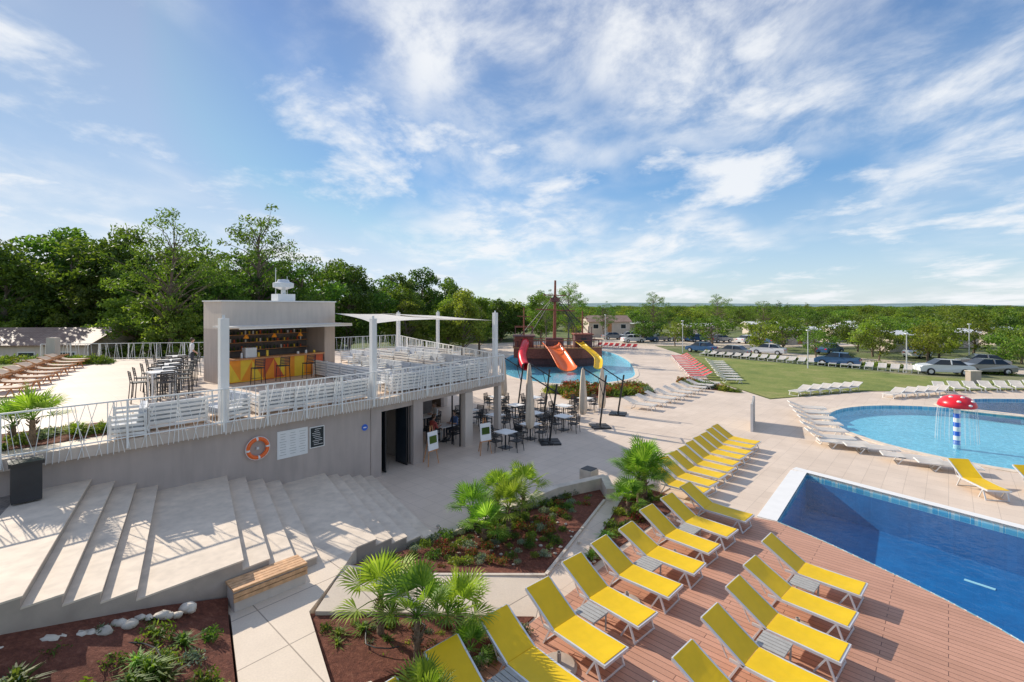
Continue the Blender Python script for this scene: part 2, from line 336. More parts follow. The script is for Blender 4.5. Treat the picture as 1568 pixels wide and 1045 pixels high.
# ---------------------------------------------------------------- terrace building
E=[(-15.2,7.4),(-11.7,11.05),(-10.15,12.75),(-8.6,14.4),(-6.9,16.2),(-5.2,18.1),(-2.75,21.3),(-.46,24.5)]
terr=E+[(-7,36),(-10,42),(-19,33.5),(-31,31.5),(-34,20),(-22,6)]
tb=empty('terrace_building')
b=MB(); b.prism(terr,2.72,3.0,'terrace_tile',side='stucco_light'); 
b.add([(p[0],p[1],2.72) for p in terr],[tuple(t) for t in tessellate_polygon([[Vector((*p,0)) for p in terr]])],'stucco_light')
b.obj('terrace_slab',parent=tb)
inn=Vector((-.742,.67,0))
def off(p,d): return (p[0]+inn.x*d,p[1]+inn.y*d)
b=MB()
def wall(b,p,q,z0,z1,th,mat):
    d=Vector((q[0]-p[0],q[1]-p[1],0)); L=d.length; b.box(((p[0]+q[0])/2,(p[1]+q[1])/2,(z0+z1)/2),(L,th,z1-z0),mat,rz=math.atan2(d.y,d.x))
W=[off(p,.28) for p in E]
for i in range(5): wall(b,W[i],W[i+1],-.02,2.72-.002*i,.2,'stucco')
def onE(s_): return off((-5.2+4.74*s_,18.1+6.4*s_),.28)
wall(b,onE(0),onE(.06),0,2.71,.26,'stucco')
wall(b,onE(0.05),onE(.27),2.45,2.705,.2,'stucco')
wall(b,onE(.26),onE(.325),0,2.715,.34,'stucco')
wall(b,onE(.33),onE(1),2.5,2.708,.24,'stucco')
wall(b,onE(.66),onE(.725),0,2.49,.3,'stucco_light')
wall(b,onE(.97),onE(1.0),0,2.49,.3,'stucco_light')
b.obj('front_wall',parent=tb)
b=MB()
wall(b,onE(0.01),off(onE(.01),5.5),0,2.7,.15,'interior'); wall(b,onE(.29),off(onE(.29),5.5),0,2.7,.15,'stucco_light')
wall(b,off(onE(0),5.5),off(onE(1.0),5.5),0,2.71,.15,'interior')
wall(b,off(onE(-2.),9.),(-15,26),0,2.69,.2,'stucco')
far=[(-4.5,31.3),(-7.2,35.6),(-10,41.2),(-19,33.0),(-30.5,31.0)]
for i in range(4): wall(b,far[i],far[i+1],-.02,2.712-.002*i,.2,'stucco')
wall(b,(-30.5,31),(-33.5,20),0,2.7,.2,'stucco'); wall(b,(-33.5,20),(-22,6.4),0,2.69,.2,'stucco')
for t in (.33,.66): 
    b.box((-.7-6.3*t*.9,24.9+11.4*t*.9,1.36),(.3,.3,2.7),'stucco_light',rz=AU)
b.obj('inner_walls',parent=tb)
b=MB()
for s_ in (.065,.10,.235,.262):
    p=onE(s_); q=off(p,.75)
    for k in (0.05,.75):
        r=off(p,k); b.box((r[0],r[1],1.22),(.05,.05,2.4),'black_metal',rz=AU)
    for z in (.05,2.4): b.beam((*p,z),(*q,z),.045,.055,'black_metal')
    wall(b,off(p,.08),off(p,.72),.08,2.37,.012,'glass_dark')
for s_ in (.34,.64):
    p=onE(s_)
    for k in (0.05,.6): r=off(p,k); b.box((r[0],r[1],1.25),(.05,.05,2.45),'black_metal',rz=AU)
b.obj('folding_doors',parent=tb)

def railing(name,pts,zb,zd,zt,step=.13,seed=1,chaos=.11):
    rr=random.Random(seed); b=MB()
    ns=len(pts)-1
    for si,(p,q) in enumerate(zip(pts[:-1],pts[1:])):
        p=Vector((*p,0)); q=Vector((*q,0)); L=(q-p).length; d=(q-p)/L
        z=lambda v,h: (v.x,v.y,h)
        b.beam(z(p,zt),z(q,zt),.05,.035,'white_metal'); b.beam(z(p,zd+.07),z(q,zd+.07),.03,.03,'white_metal')
        n=int(L/step)
        for i in range(n):
            a=p+d*(L*(i+.5)/n); t=rr.choice([-1.3,-.6,0,.5,1.2])*rr.uniform(.5,1.3)*chaos
            w=rr.choice([.022,.024,.036])
            b.beam(z(a,zb+rr.uniform(0,.06)),z(a+d*t,zt-.01),w,.012,'white_metal')
        k=max(1,round(L/1.6))
        for i in range(k+(1 if si==ns-1 else 0)): 
            a=p+d*(L*i/k); b.box((a.x,a.y,(zb+.1+zt-.02)/2),(.045,.055,zt-.02-zb-.1),'white_metal',rz=math.atan2(d.y,d.x))
    return b.obj(name)
out=Vector((.742,-.67,0))*.05
railing('terrace_railing',[(x+out.x,y+out.y) for x,y in E],2.68,3.0,4.05,.115,3,.24)
railing('terrace_railing',[(-.44,24.6),(-6.95,36.1),(-9.95,42.0)],2.75,3.0,4.05,.16,4,.2)
railing('terrace_railing',[(-10.1,42),(-19,33.6),(-30.8,31.6)],2.8,3.0,4.05,.18,5,.2)
b=MB(); b.box((-29.6,31.2,3.75),(.55,.4,1.5),'stucco_light'); b.obj('terrace_pillar')

# stairs
TH=Vector((.835,.55,0)); 
def isect(t,p,d):
    p=Vector((*p,0)); d=Vector((*d,0)); k=(t-p.dot(TH))/d.dot(TH); r=p+k*d; return (r.x,r.y)
def strip(t0,t1): 
    wp=off((-8.6,14.4),.3); ep=(-7.55,7.25); ed=(5.25,6.1)
    return [isect(t0,wp,(.678,.735)),isect(t1,wp,(.678,.735)),isect(t1,ep,ed),isect(t0,ep,ed)]
st=empty('stone_steps'); 
lv=[(-2.2,-1.75,1.925),(-1.75,-1.3,1.75),(-1.3,-.84,1.575),(-.84,.82,1.4),(.82,1.32,1.225),(1.32,1.82,1.05),(1.82,2.32,.875),(2.32,3.8,.7),(3.8,4.25,.56),(4.25,4.7,.42),(4.7,5.15,.28),(5.15,5.6,.14)]
b=MB()
for i,(a,c,z) in enumerate(lv):
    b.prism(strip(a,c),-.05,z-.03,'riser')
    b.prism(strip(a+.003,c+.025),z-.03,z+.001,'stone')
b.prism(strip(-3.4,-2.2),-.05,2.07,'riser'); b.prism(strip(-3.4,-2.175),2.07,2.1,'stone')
b.obj('flight',parent=st)
b=MB(); q=strip(-8,-3.4); b.prism(q,-.05,2.095,'cobble',side='rubble'); b.obj('upper_landing')

def bed(name,pts,mat='soil',z0=-.05,sub=True):
    b=MB(); b.prism([(p[0],p[1]) for p in pts],z0,[p[2] for p in pts],mat); return b.obj(name)
bed('garden_bed',[(-11,3.6,2.0),(-9.3,5.4,1.85),(-7.6,7.2,1.62),(-6.5,8.5,1.2),(-5.55,9.45,.82),(-5.28,9.0,.72),(-4.1,7.2,.72),(-3.3,6.0,.7),(-2.5,4,.7)])
bed('garden_bed',[(-3.8,10.95,.6),(-2.25,13.2,.06),(1.4,16.2,.05),(3.1,17.1,.05),(3.15,16.3,.04),(.73,11.7,.03),(-2.0,11.17,.33)])
bed('garden_bed',[(-3.86,9.25,.63),(-1.9,9.73,.3),(.45,10.1,.03),(.3,9.9,.03),(-3.6,5.6,.03),(-2.3,5.6,.3),(-2.7,7.4,.55)])
bed('garden_bed',[(1.6,11.7,.03),(2.35,13.4,.03),(3.9,16.7,.03),(4.7,17.3,.03),(5.5,16.6,.03),(5.1,15.4,.03)])
b=MB()
b.prism([(-5.75,9.35),(-3.75,11.75),(-3.75,10.93),(-3.86,9.2),(-2.7,7.3),(-2.1,6.3),(-2.0,5.5),(-3.1,5.5),(-4.05,7.2),(-5.3,9.1)],-.05,.7,'path_slab',side='stone'); 
b.prism([(-3.75,9.22),(-1.9,9.74),(.5,10.12),(.8,11.7),(-2.0,11.15),(-3.75,10.95)],-.04,[.695,.34,.008,.008,.35,.66],'path_slab',side='stone')
b.prism([(-2.1,6.3),(-2.7,7.3),(-2.2,7.55),(-1.3,6.6),(-1.6,5.5),(-2.0,5.5)],-.04,.66,'path_slab',side='stone')
b.obj('garden_path')
b=MB()
def lw(p,q,h0,h1,th=.28):
    d=(Vector(q)-Vector(p)).normalized(); n=Vector((-d.y,d.x))*th/2
    b.prism([(p[0]-n.x,p[1]-n.y),(q[0]-n.x,q[1]-n.y),(q[0]+n.x,q[1]+n.y),(p[0]+n.x,p[1]+n.y)],-.04,[h0,h1,h1,h0],'kerb')
lw((-2.2,13.35),(1.45,16.35),.12,.42); lw((1.45,16.35),(3.35,17.35),.42,.45); lw((3.3,17.3),(3.3,16.2),.455,.4)
b.obj('planter_wall')
b=MB(); lw((.82,11.68),(3.1,16.2),.05,.05,.08); lw((-2.,11.12),(.8,11.67),.36,.05,.08); lw((1.55,11.75),(3.9,16.8),.05,.05,.08); b.obj('garden_kerb')

rk=MB()
def rock(b,c,r,rr):
    n=5; vs=[];fs=[]
    for k in range(n+1):
        for i in range(8):
            a=2*math.pi*i/8; s=math.sin(math.pi*k/n)+.02; q=r*rr.uniform(.75,1.15)
            vs.append((c[0]+q*s*math.cos(a)*1.3,c[1]+q*s*math.sin(a),c[2]-q*.7*math.cos(math.pi*k/n)))
    for k in range(n):
        for i in range(8): fs.append((k*8+i,k*8+(i+1)%8,(k+1)*8+(i+1)%8,(k+1)*8+i))
    b.add(vs,fs,'stone_rock')
rr=random.Random(5)
for i in range(30):
    t=i/29; x=-8.7+2.9*t; y=5.95+2.95*t; z=1.78-.72*t
    rock(rk,(x+rr.uniform(-.05,.12)+.05,y-.15+rr.uniform(-.1,.1),z),rr.uniform(.06,.13),rr)
for i in range(90):
    rock(rk,(rr.uniform(-2.6,2.4),rr.uniform(12,14.5),.06),rr.uniform(.015,.05),rr)
for i in range(60):
    t=rr.random(); rock(rk,(-2.9+2.6*t+rr.uniform(-.3,.3),8.0+1.4*t+rr.uniform(-.5,.4),.42-.35*t),rr.uniform(.015,.045),rr)
rk.obj('rock_border',smooth=True)

# ---------------------------------------------------------------- bar kiosk
bo=Vector((-12.95,21.55,3)); ba=math.atan2(4.3,3.35); L=5.6; D=2.0
bk=empty('bar_kiosk',bo,ba)
b=MB()
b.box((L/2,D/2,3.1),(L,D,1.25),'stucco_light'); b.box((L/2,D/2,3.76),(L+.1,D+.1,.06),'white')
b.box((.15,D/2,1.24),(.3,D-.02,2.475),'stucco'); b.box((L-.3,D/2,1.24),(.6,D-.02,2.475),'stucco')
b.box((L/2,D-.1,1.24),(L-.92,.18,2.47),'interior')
b.obj('walls',parent=bk)
b=MB(); 
b.box((L*.47,-.75,2.62),(L+.3,1.7,.07),'sail'); b.beam((.1,-1.55,2.55),(L,-1.55,2.55),.06,.06,'white_metal')
b.obj('awning',parent=bk)
b=MB()
cs=['bar_orange','bar_yellow','bar_orange','bar_red','bar_yellow','bar_orange','bar_yellow','bar_orange','bar_red']
n=9; w=(L-1.0)/n
for i in range(n):
    x=.32+i*w; b.prism([(x,.05),(x+w,.05),(x+w,.25),(x,.25)],.02,[1.04]*4,cs[i])
    b.add([(x,.046,.05),(x+w,.046,.05),(x+w if i%2 else x,.046,1.0)],[(0,1,2)],cs[(i+4)%9])
b.box((.3+(L-1)/2,.18,1.08),(L-.95,.6,.07),'wood')
b.box((.3+(L-1)/2,1.0,.45),(L-1.1,.4,.9),'white')
for k in range(3): b.box((L/2,D-.35,1.35+k*.38),(L-1.4,.28,.03),'wood')
r2=random.Random(3)
for k in range(3):
    for i in range(22):
        x=.85+i*(L-1.7)/22; h=r2.uniform(.18,.3); b.cyl((x,D-.35,1.365+k*.38),(x,D-.35,1.365+k*.38+h*.65),.04,.04,6,r2.choice(['glass_dark','bar_yellow','white','bar_red','leaf_dark'])); b.cyl((x,D-.35,1.365+k*.38+h*.65),(x,D-.35,1.365+k*.38+h),.015,.015,5,'dark')
for i in range(7): 
    x=.7+r2.uniform(0,4); b.cyl((x,.2,1.12),(x,.2,1.12+r2.uniform(.12,.3)),.06,.05,8,r2.choice(['white','bar_red','bar_yellow','alu']))
b.box((1.3,.25,1.35),(.5,.4,.45),'alu')
for x in (1.1,2.4,3.7): b.cyl((x,.1,2.47),(x,.1,2.2),.01,.01,5,'black_metal'); b.cyl((x,.1,2.2),(x,.1,2.02),.04,.13,10,'bar_orange')
b.obj('counter',parent=bk)
b=MB(); b.box((3.4,1.2,3.95),(.9,.7,.4),'white'); b.cyl((3.4,1.2,4.1),(3.4,1.2,4.4),.12,.12,8,'alu'); b.lathe([(.15,4.38),(.5,4.5),(.5,4.72),(.3,4.78),(.25,4.9),(.01,4.92)],(3.4,1.2,0),14,'alu'); b.cyl((3.1,1.4,3.9),(3.1,1.4,5.5),.02,.02,5,'alu'); b.cyl((3.7,1.4,3.9),(3.7,1.4,5.1),.015,.015,5,'alu')
b.obj('roof_ventilator',parent=bk)

def post(x,y,zt,r=.1):
    b=MB(); b.box((0,0,(zt-3)/2+.025),(r*2,r*2,zt-3-.05),'white'); b.box((0,0,.012),(.34,.34,.024),'alu'); b.cyl((0,0,zt-3.0),(0,0,zt-2.9),.04,.04,8,'alu'); b.obj('sail_post',(x,y,3.0),AU)
post(-8.72,14.62,6.15,.12); post(-5.3,18.45,6.05); post(-.85,24.3,6.2); post(-7.9,33.6,6.1); post(-5.4,35.2,6.1,.09); post(-14.5,23.0,6.2,.07)
def sail(pts,sag=.25,n=12):
    b=MB(); P=[Vector(p) for p in pts]; vs=[];fs=[]
    for i in range(n+1):
        for j in range(n+1):
            u=i/n;v=j/n
            uu=u+(.5-u)*.16*math.sin(math.pi*v); vv=v+(.5-v)*.16*math.sin(math.pi*u)
            p=P[0]*(1-uu)*(1-vv)+P[1]*uu*(1-vv)+P[2]*uu*vv+P[3]*(1-uu)*vv; p.z-=sag*math.sin(math.pi*u)*math.sin(math.pi*v); vs.append(p)
    for i in range(n):
        for j in range(n): a=i*(n+1)+j; fs.append((a,a+1,a+n+2,a+n+1))
    b.add(vs,fs,'sail'); b.obj('shade_sail',smooth=True)
sail([(-9.4,25.6,6.15),(-5.3,18.5,5.85),(-3.2,21.5,5.95),(-8.0,30,6.05)],.15)
sail([(-8.0,29.5,6.1),(-3.0,21.9,5.95),(-.9,24.4,5.8),(-5.5,35,5.85)],.15)

# ---------------------------------------------------------------- furniture meshes
def lounger_mesh(name,sling,frame='alu',back=.46,h=.36):
    b=MB(); w=.33
    px=-.2; hx=px-.76; hz=h+back
    for s in(-1,1):
        y=s*w
        b.beam((px-.25,y,h-.01),(1.0,y,h-.01),.035,.05,frame)
        b.beam((px,y,h),(hx,y,hz),.035,.045,frame)
        b.beam((.80,y,h-.02),(.93,y,0),.04,.03,frame); b.beam((.80,y,h-.02),(.60,y*.98,0.0),.03,.03,frame)
        b.beam((-.28,y,h-.02),(-.46,y,0),.04,.03,frame)
        b.beam((px-.3,y*.93,h-.02),(px-.45,y*.93,h+back*.55),.02,.02,frame)
    b.beam((1.0,-w-.018,h-.01),(1.0,w+.018,h-.01),.04,.052,frame)
    b.beam((.93,-w,.02),(.93,w,.02),.025,.025,frame); b.beam((-.46,-w,.02),(-.46,w,.02),.025,.025,frame); b.beam((hx,-w,hz),(hx,w,hz),.035,.04,frame)
    def sh(p,q,sag,n=8,th=.012):
        vs=[]
        for k in range(n+1):
            t=k/n
            for y in (-w+.012,-w*.33,w*.33,w-.012):
                z=p[1]+(q[1]-p[1])*t-sag*math.sin(math.pi*t)*(1-abs(y/w)**2*.6); x=p[0]+(q[0]-p[0])*t
                vs.append((x,y,z))
        o=len(vs); vs+= [(v[0],v[1],v[2]-th) for v in vs]
        fs=[]
        for k in range(n):
            for j in range(3): a=k*4+j; fs.append((a,a+1,a+5,a+4)); fs.append((o+a,o+a+4,o+a+5,o+a+1))
            fs.append((k*4,k*4+4,o+k*4+4,o+k*4)); fs.append((k*4+3,o+k*4+3,o+k*4+7,k*4+7))
        b.add(vs,fs,sling)
    sh((px,h+.028),(.98,h+.028),.035); sh((px-.01,h+.03),(hx+.01,hz+.028),.03)
    ob=b.obj(name); me=ob.data; bpy.data.objects.remove(ob); return me
LY=lounger_mesh('lounger_y','yellow_sling'); LY2=lounger_mesh('lounger_y2','yellow_sling','alu',.40); LW=lounger_mesh('lounger_w','white_sling','white_metal',.28,.33); LR=lounger_mesh('lounger_r','red_sling','white_metal',.35,.33); LF=lounger_mesh('lounger_f','white_sling','white_metal',.02,.28); LWood=lounger_mesh('lounger_wood','beige_sling','wood',.3,.36)
def lay(me,foot,ang,z=0,name='sun_lounger',j=.0):
    d=Vector((math.cos(ang),math.sin(ang))); return inst(name,me,(foot[0]-d.x+random.uniform(-.05,.05),foot[1]-d.y+random.uniform(-.05,.05),z),ang+random.uniform(-.045,.045))
A1=math.atan2(-.72,.69)
for i in range(0,10):
    lay(LY2 if i in(2,6) else LY,(1.86+(i-3)*.83,8.54+(i-3)*.915),A1,.006)
for j in range(7): lay(LY2 if j in(1,4) else LY,(7.6-j*.86,10.48-j*.96),A1,.006)
for k in range(9): lay(LY,(6.45+k*.58,16.0+k*.72),A1,0)
lay(LY,(16.3,16.1),math.radians(-100)); lay(LY,(18.0,15.4),math.radians(-100))
def mesh_of(b,smooth=False):
    o=b.obj('t',smooth=smooth); me=o.data; bpy.data.objects.remove(o); return me
b=MB()
for i in range(5): b.box((0,-.2+i*.1,.36),(.5,.085,.025),'grey_slat')
for x in(-.22,.22):
    b.box((x,0,.335),(.04,.48,.024),'grey_slat')
    for y in(-.2,.2): b.beam((x,y,.322),(x*.95,y*1.05,0),.03,.03,'grey_slat')
ST=mesh_of(b)
def tbl(x,y): inst('side_table',ST,(x,y,.006),A1)
def footpt(i,row):
    return (1.86+(i-3)*.83,8.54+(i-3)*.915) if row==1 else (7.6-i*.86,10.48-i*.96)
for i in (1.5,3.5,5.5,7.5): f=footpt(i,1); tbl(f[0]-.69*1.0,f[1]+.72*1.0)
for i in (.5,2.5,4.5): f=footpt(i,2); tbl(f[0]-.69*1.0,f[1]+.72*1.0)
def ubase(x,y):
    b=MB(); b.lathe([(.001,0),(.33,0),(.33,.05),(.28,.09),(.04,.1),(.04,.28),(.03,.28),(.03,.1)],(0,0,0),20,'riser'); b.obj('parasol_base',(x,y,.006))
for i in (2.5,4.5,6.5): f=footpt(i,1); ubase(f[0]-.6,f[1]+.62)
for i in (1.5,3.5): f=footpt(i,2); ubase(f[0]-.6,f[1]+.62)

for k in range(9): lay(LW,(9.0+k*.98,30.3+k*1.12),math.radians(-35))
for k in range(6): lay(LW,(20.5+k*1.0,35.3+k*.35),math.radians(-150),0)
for k in range(6): lay(LW,(16.1+k*.6,22.8+k*1.35),math.radians(-15))
for k in range(5): lay(LW,(26.6+k*1.0,34.2+k*.25),math.radians(-150))
for k in range(9): lay(LW,(32.5+k*1.3,36.4+k*.1),math.radians(-120))
lay(LF,(16.9,21.2),math.radians(-20)); lay(LF,(16.2,22.0),math.radians(-20)); lay(LF,(18.1,18.7),math.radians(-25)); lay(LF,(17.4,19.6),math.radians(-25))
for k in range(12): lay(LR,(15.9+k*.38,43.5+k*1.6),math.radians(170))
for k in range(9): lay(LW,(19.6+k*.55,41.2+k*1.7),math.radians(-10))
for k in range(22): lay(LW,(25.2+k*.68,64.0-k*.83),math.radians(-130))
for k in range(7): lay(LR,(13.5+k*.8,77-k*.6),math.radians(-120))
for k in range(8): lay(LWood,(-19.2-k*.92,19.0+k*1.45),math.radians(10),3.0)
for k in range(8): lay(LWood,(-22-k*.92,18.2+k*1.45),math.radians(190),3.0)
b=MB(); b.box((0,0,.7),(.08,2.6,1.4),'grey_slat'); b.box((0,-1.3,.72),(.12,.06,1.44),'alu'); b.box((0,1.3,.72),(.12,.06,1.44),'alu'); b.obj('shower_screen',(13.1,26.3,0),-.5)

b=MB()
for x in (-.72,.72):
    for k in range(5): b.box((x,0,.12+k*.12),(.05,.8,.07),'white')
    for y in(-.37,.37): b.box((x,y,.33),(.055,.06,.66),'white')
for k in range(6): b.box((0,.38,.12+k*.125),(1.42,.03,.075),'white')
b.box((0,0,.2),(1.4,.74,.06),'white')
for x in(-.35,.35): b.box((x,-.03,.31),(.66,.68,.14),'grey_cushion'); b.box((x,.27,.56),(.64,.15,.4),'grey_cushion',mtx=Matrix.Rotation(-.15,3,'X'))
SOFA=mesh_of(b)
b=MB(); 
for i in range(7): b.box((-.39+i*.13,0,.40),(.115,.6,.025),'white')
for x in(-.39,.39):
    for y in(-.25,.25): b.box((x,y,.19),(.05,.05,.38),'white')
LOW=mesh_of(b)
b=MB()
b.box((0,0,.735),(.78,.78,.03),'white'); b.cyl((0,0,.03),(0,0,.72),.035,.035,8,'black_metal'); b.box((0,0,.015),(.5,.5,.025),'black_metal')
TBL=mesh_of(b)
b=MB()
b.box((0,0,1.05),(.8,.8,.04),'white')
for x in(-.34,.34):
    for y in(-.34,.34): b.box((x,y,.513),(.05,.05,1.03),'white')
HTBL=mesh_of(b)
b=MB()
def chair(b,h,mat,seatm):
    b.box((0,0,h),(.46,.44,.035),seatm)
    for x in(-.21,.21):
        b.beam((x,-.2,h),(x*1.1,-.23,0),.025,.025,mat); b.beam((x,.2,h),(x*1.1,.25,0),.025,.025,mat); b.beam((x,.2,h),(x,.27,h+.42),.025,.025,mat)
    for k in range(5): b.beam((-.21,.215+k*.012,h+.12+k*.07),(.21,.215+k*.012,h+.12+k*.07),.012,.045,seatm)
chair(b,.45,'black_metal','dark')
for x in(-.24,.24): b.beam((x,-.2,.66),(x,.25,.68),.04,.025,'black_metal'); b.beam((x,-.2,.66),(x,-.21,.4),.025,.025,'black_metal')
CH=mesh_of(b)
b=MB(); chair(b,.74,'black_metal','dark'); b.beam((-.21,-.22,.25),(.21,-.22,.25),.02,.02,'black_metal'); STOOL=mesh_of(b)

for (x,y,r) in ((-10.6,13.4,2.2),(-9.95,14.3,AU),(-9.1,15.3,2.6),(-7.9,16.3,AU),(-7.1,17.1,AU),(-6.2,18.1,AU+.1),(-4.6,20.2,AU),(-3.8,21.3,AU),(-2.9,22.4,AU),(-2.0,23.6,AU)):
    inst('lounge_sofa',SOFA,(x,y,3),r+math.pi)
for (x,y) in ((-10.9,14.6),(-8.9,16.6),(-7.3,18.5),(-5.6,19.6),(-4.9,21.4),(-3.9,22.8)): inst('low_table',LOW,(x,y,3),AU)
for i in range(5):
    for j in range(5):
        p=Vector((-7.9,23.2))+Vector((.67,.742))*(j*1.95)+Vector((-.742,.67))*(-i*1.35+2.0)
        if p.x>-1.2-(p.y-24.5)*.55: continue
        inst('lounge_sofa',SOFA,(p.x,p.y,3),AU-math.pi/2 if j%2 else AU+math.pi/2)
        if j%2==0: inst('low_table',LOW,(p.x+.6,p.y+.8,3),AU)
for j in range(4):
    for i in range(3):
        p=Vector((-9.2,29.5))+Vector((.67,.742))*(j*1.7)+Vector((-.742,.67))*(-i*1.6+1)
        inst('lounge_sofa',SOFA,(p.x,p.y,3),AU+math.pi*(j%2)-math.pi/2)
for (x,y) in ((-13.2,18.2),(-13.9,19.3),(-14.6,20.6),(-15.6,22.2),(-16.6,24.0)):
    inst('bar_table',HTBL,(x,y,3),AU)
    for a in (0,1.57,3.14,4.71): inst('bar_stool',STOOL,(x+.7*math.cos(a+AU),y+.7*math.sin(a+AU),3),a+AU-math.pi/2)
for (x,y) in ((-11.6,21.9),(-10.9,22.8),(-10.1,23.8)): inst('bar_stool',STOOL,(x+.15,y-.1,3),AU+math.pi)
r3=random.Random(11)
for (x,y) in ((-.3,22.3),(.9,23.8),(-.9,25.8),(1.2,26.3),(.2,28.4),(2.7,25.5),(3.0,28.2),(-3.3,23.5),(-4.6,25.5),(-2.4,27),(1.4,30.8),(4.6,30.5),(-1.0,31)):
    inst('cafe_table',TBL,(x,y,0),AU+r3.uniform(-.1,.1))
    for a in (0,1.57,3.14,4.71): inst('cafe_chair',CH,(x+.68*math.cos(a+AU),y+.68*math.sin(a+AU),0),a+AU-math.pi/2+r3.uniform(-.25,.25))

def cparasol(x,y,ang,h=2.9):
    e=empty('cantilever_parasol',(x,y,0),ang)
    b=MB(); b.box((0,0,.05),(.95,.18,.1),'black_metal'); b.box((0,0,.052),(.18,.95,.1),'black_metal')
    for sx in(-.3,.3):
        for sy in(-.3,.3): b.box((sx,sy,.045),(.36,.36,.08),'dark')
    b.cyl((0,0,.1),(.35,0,h-.1),.05,.05,10,'black_metal'); b.cyl((.42,0,h-.55),(-.95,0,h+.3),.035,.03,8,'black_metal'); b.cyl((.2,0,h*.55),(-.1,0,h-.2),.02,.02,6,'black_metal')
    b.obj('frame',parent=e)
    b=MB(); n=20; prof=[(.03,h+.32),(.07,h+.2),(.12,h-.3),(.17,h-1.1),(.2,h-1.8),(.13,h-2.15),(.05,h-2.2)]
    vs=[];fs=[]
    for k,(r,z) in enumerate(prof):
        for i in range(n): a=2*math.pi*i/n; q=r*(1+.28*math.cos(a*5+k*.3)); vs.append((-.95+q*math.cos(a),q*math.sin(a),z))
    for k in range(len(prof)-1):
        for i in range(n): fs.append((k*n+i,k*n+(i+1)%n,(k+1)*n+(i+1)%n,(k+1)*n+i))
    b.add(vs,fs,'parasol_beige'); b.obj('folded_canopy',parent=e,smooth=True)
cparasol(1.8,23.1,math.radians(5)); cparasol(4.75,26.1,math.radians(8)); cparasol(1.9,28.5,math.radians(20)); cparasol(.4,31.5,math.radians(0)); cparasol(6.4,29.2,math.radians(-20),2.5)

# ---------------------------------------------------------------- wall items
wd=math.atan2(3.7,3.4)
def wallframe(s,z,o=.0):
    p=Vector((-8.6,14.4,0))+Vector((3.4,3.7,0))*s; nn=Vector((.742,-.67,0)); p=p+Vector((-.742,.67,0))*.28+nn*(.1+o); return (p.x,p.y,z)
e=MB(); R=Matrix.Rotation(math.pi/2,3,'X')
e.torus((0,0,0),.29,.06,R,'orange_plastic',32,8,lambda i:'white' if i%8==0 else 'orange_plastic'); e.torus((0,0,0),.36,.012,R,'white',24,5); e.box((0,.05,.0),(.08,.1,.08),'alu')
e.obj('life_ring',wallframe(.20,2.05,.09),wd)
e=MB(); e.box((0,0,0),(1.0,.04,.9),'white'); 
for i in range(3):
    for j in range(9): e.box((-.32+i*.32,-.022,.35-j*.085),(.24*r3.uniform(.6,1),.004,.012),'grey_slat')
e.obj('menu_board',wallframe(.42,1.98,.03),wd)
e=MB(); e.box((0,0,0),(.52,.04,.72),'white'); e.box((0,-.022,0),(.46,.006,.66),'chalk')
for j in range(9): e.box((r3.uniform(-.05,.05),-.027,.27-j*.065),(r3.uniform(.15,.36),.004,.014),'white')
e.obj('chalkboard',wallframe(.585,2.02,.03),wd)
e=MB(); e.cyl((0,0,0),(0,-.02,0),.12,.12,20,'blue_plastic'); e.box((0,-.024,0),(.12,.006,.04),'white'); e.obj('round_sign',wallframe(.95,2.0,.01),wd)
e=MB(); e.prism([(-.25,-.22),(.25,-.22),(.25,.22),(-.25,.22)],.04,.86,'dark'); e.box((0,0,.89),(.58,.5,.08),'black_metal'); e.cyl((-.2,.22,.08),(-.1,.22,.08),.08,.08,10,'tyre'); e.cyl((.1,.22,.08),(.2,.22,.08),.08,.08,10,'tyre'); e.beam((-.2,.28,.9),(.2,.28,.9),.03,.03,'black_metal')
e.obj('waste_bin',(-11.0,10.95,2.1),AU)
def bench(x,y,z,a):
    e=MB(); e.box((0,0,.19),(1.35,.42,.38),'stucco_light')
    for i in range(5): e.box((0,-.2+i*.1,.415),(1.4,.085,.04),'bench_wood')
    for k in range(2): e.box((0,-.24,.33-k*.09),(1.4,.025,.075),'bench_wood')
    e.obj('bench',(x,y,z),a)
bench(-4.95,9.8,.7,AU-.02); bench(-9.5,7.15,2.1,AU)
e=MB(); e.box((0,0,.25),(.5,.5,.5),'kerb'); e.box((0,0,.51),(.44,.44,.02),'dark'); e.obj('ash_bin',(2.85,17.9,0),AU)
def easel(x,y,a):
    e=MB(); e.beam((-.3,-.1,0),(-.05,.05,1.6),.03,.03,'wood'); e.beam((.3,-.1,0),(.05,.05,1.6),.03,.03,'wood'); e.beam((0,.5,0),(0,.06,1.5),.03,.03,'wood'); e.box((0,-.06,1.0),(.55,.03,.75),'white',mtx=Matrix.Rotation(-.1,3,'X'))
    e.box((0,-.08,1.05),(.4,.006,.3),'leaf_mid',mtx=Matrix.Rotation(-.1,3,'X')); e.beam((-.28,-.1,.6),(.28,-.1,.6),.05,.03,'wood'); e.obj('menu_easel',(x,y,0),a)
easel(-3.3,19.9,AU+.1); easel(-1.2,21.3,AU-.2)

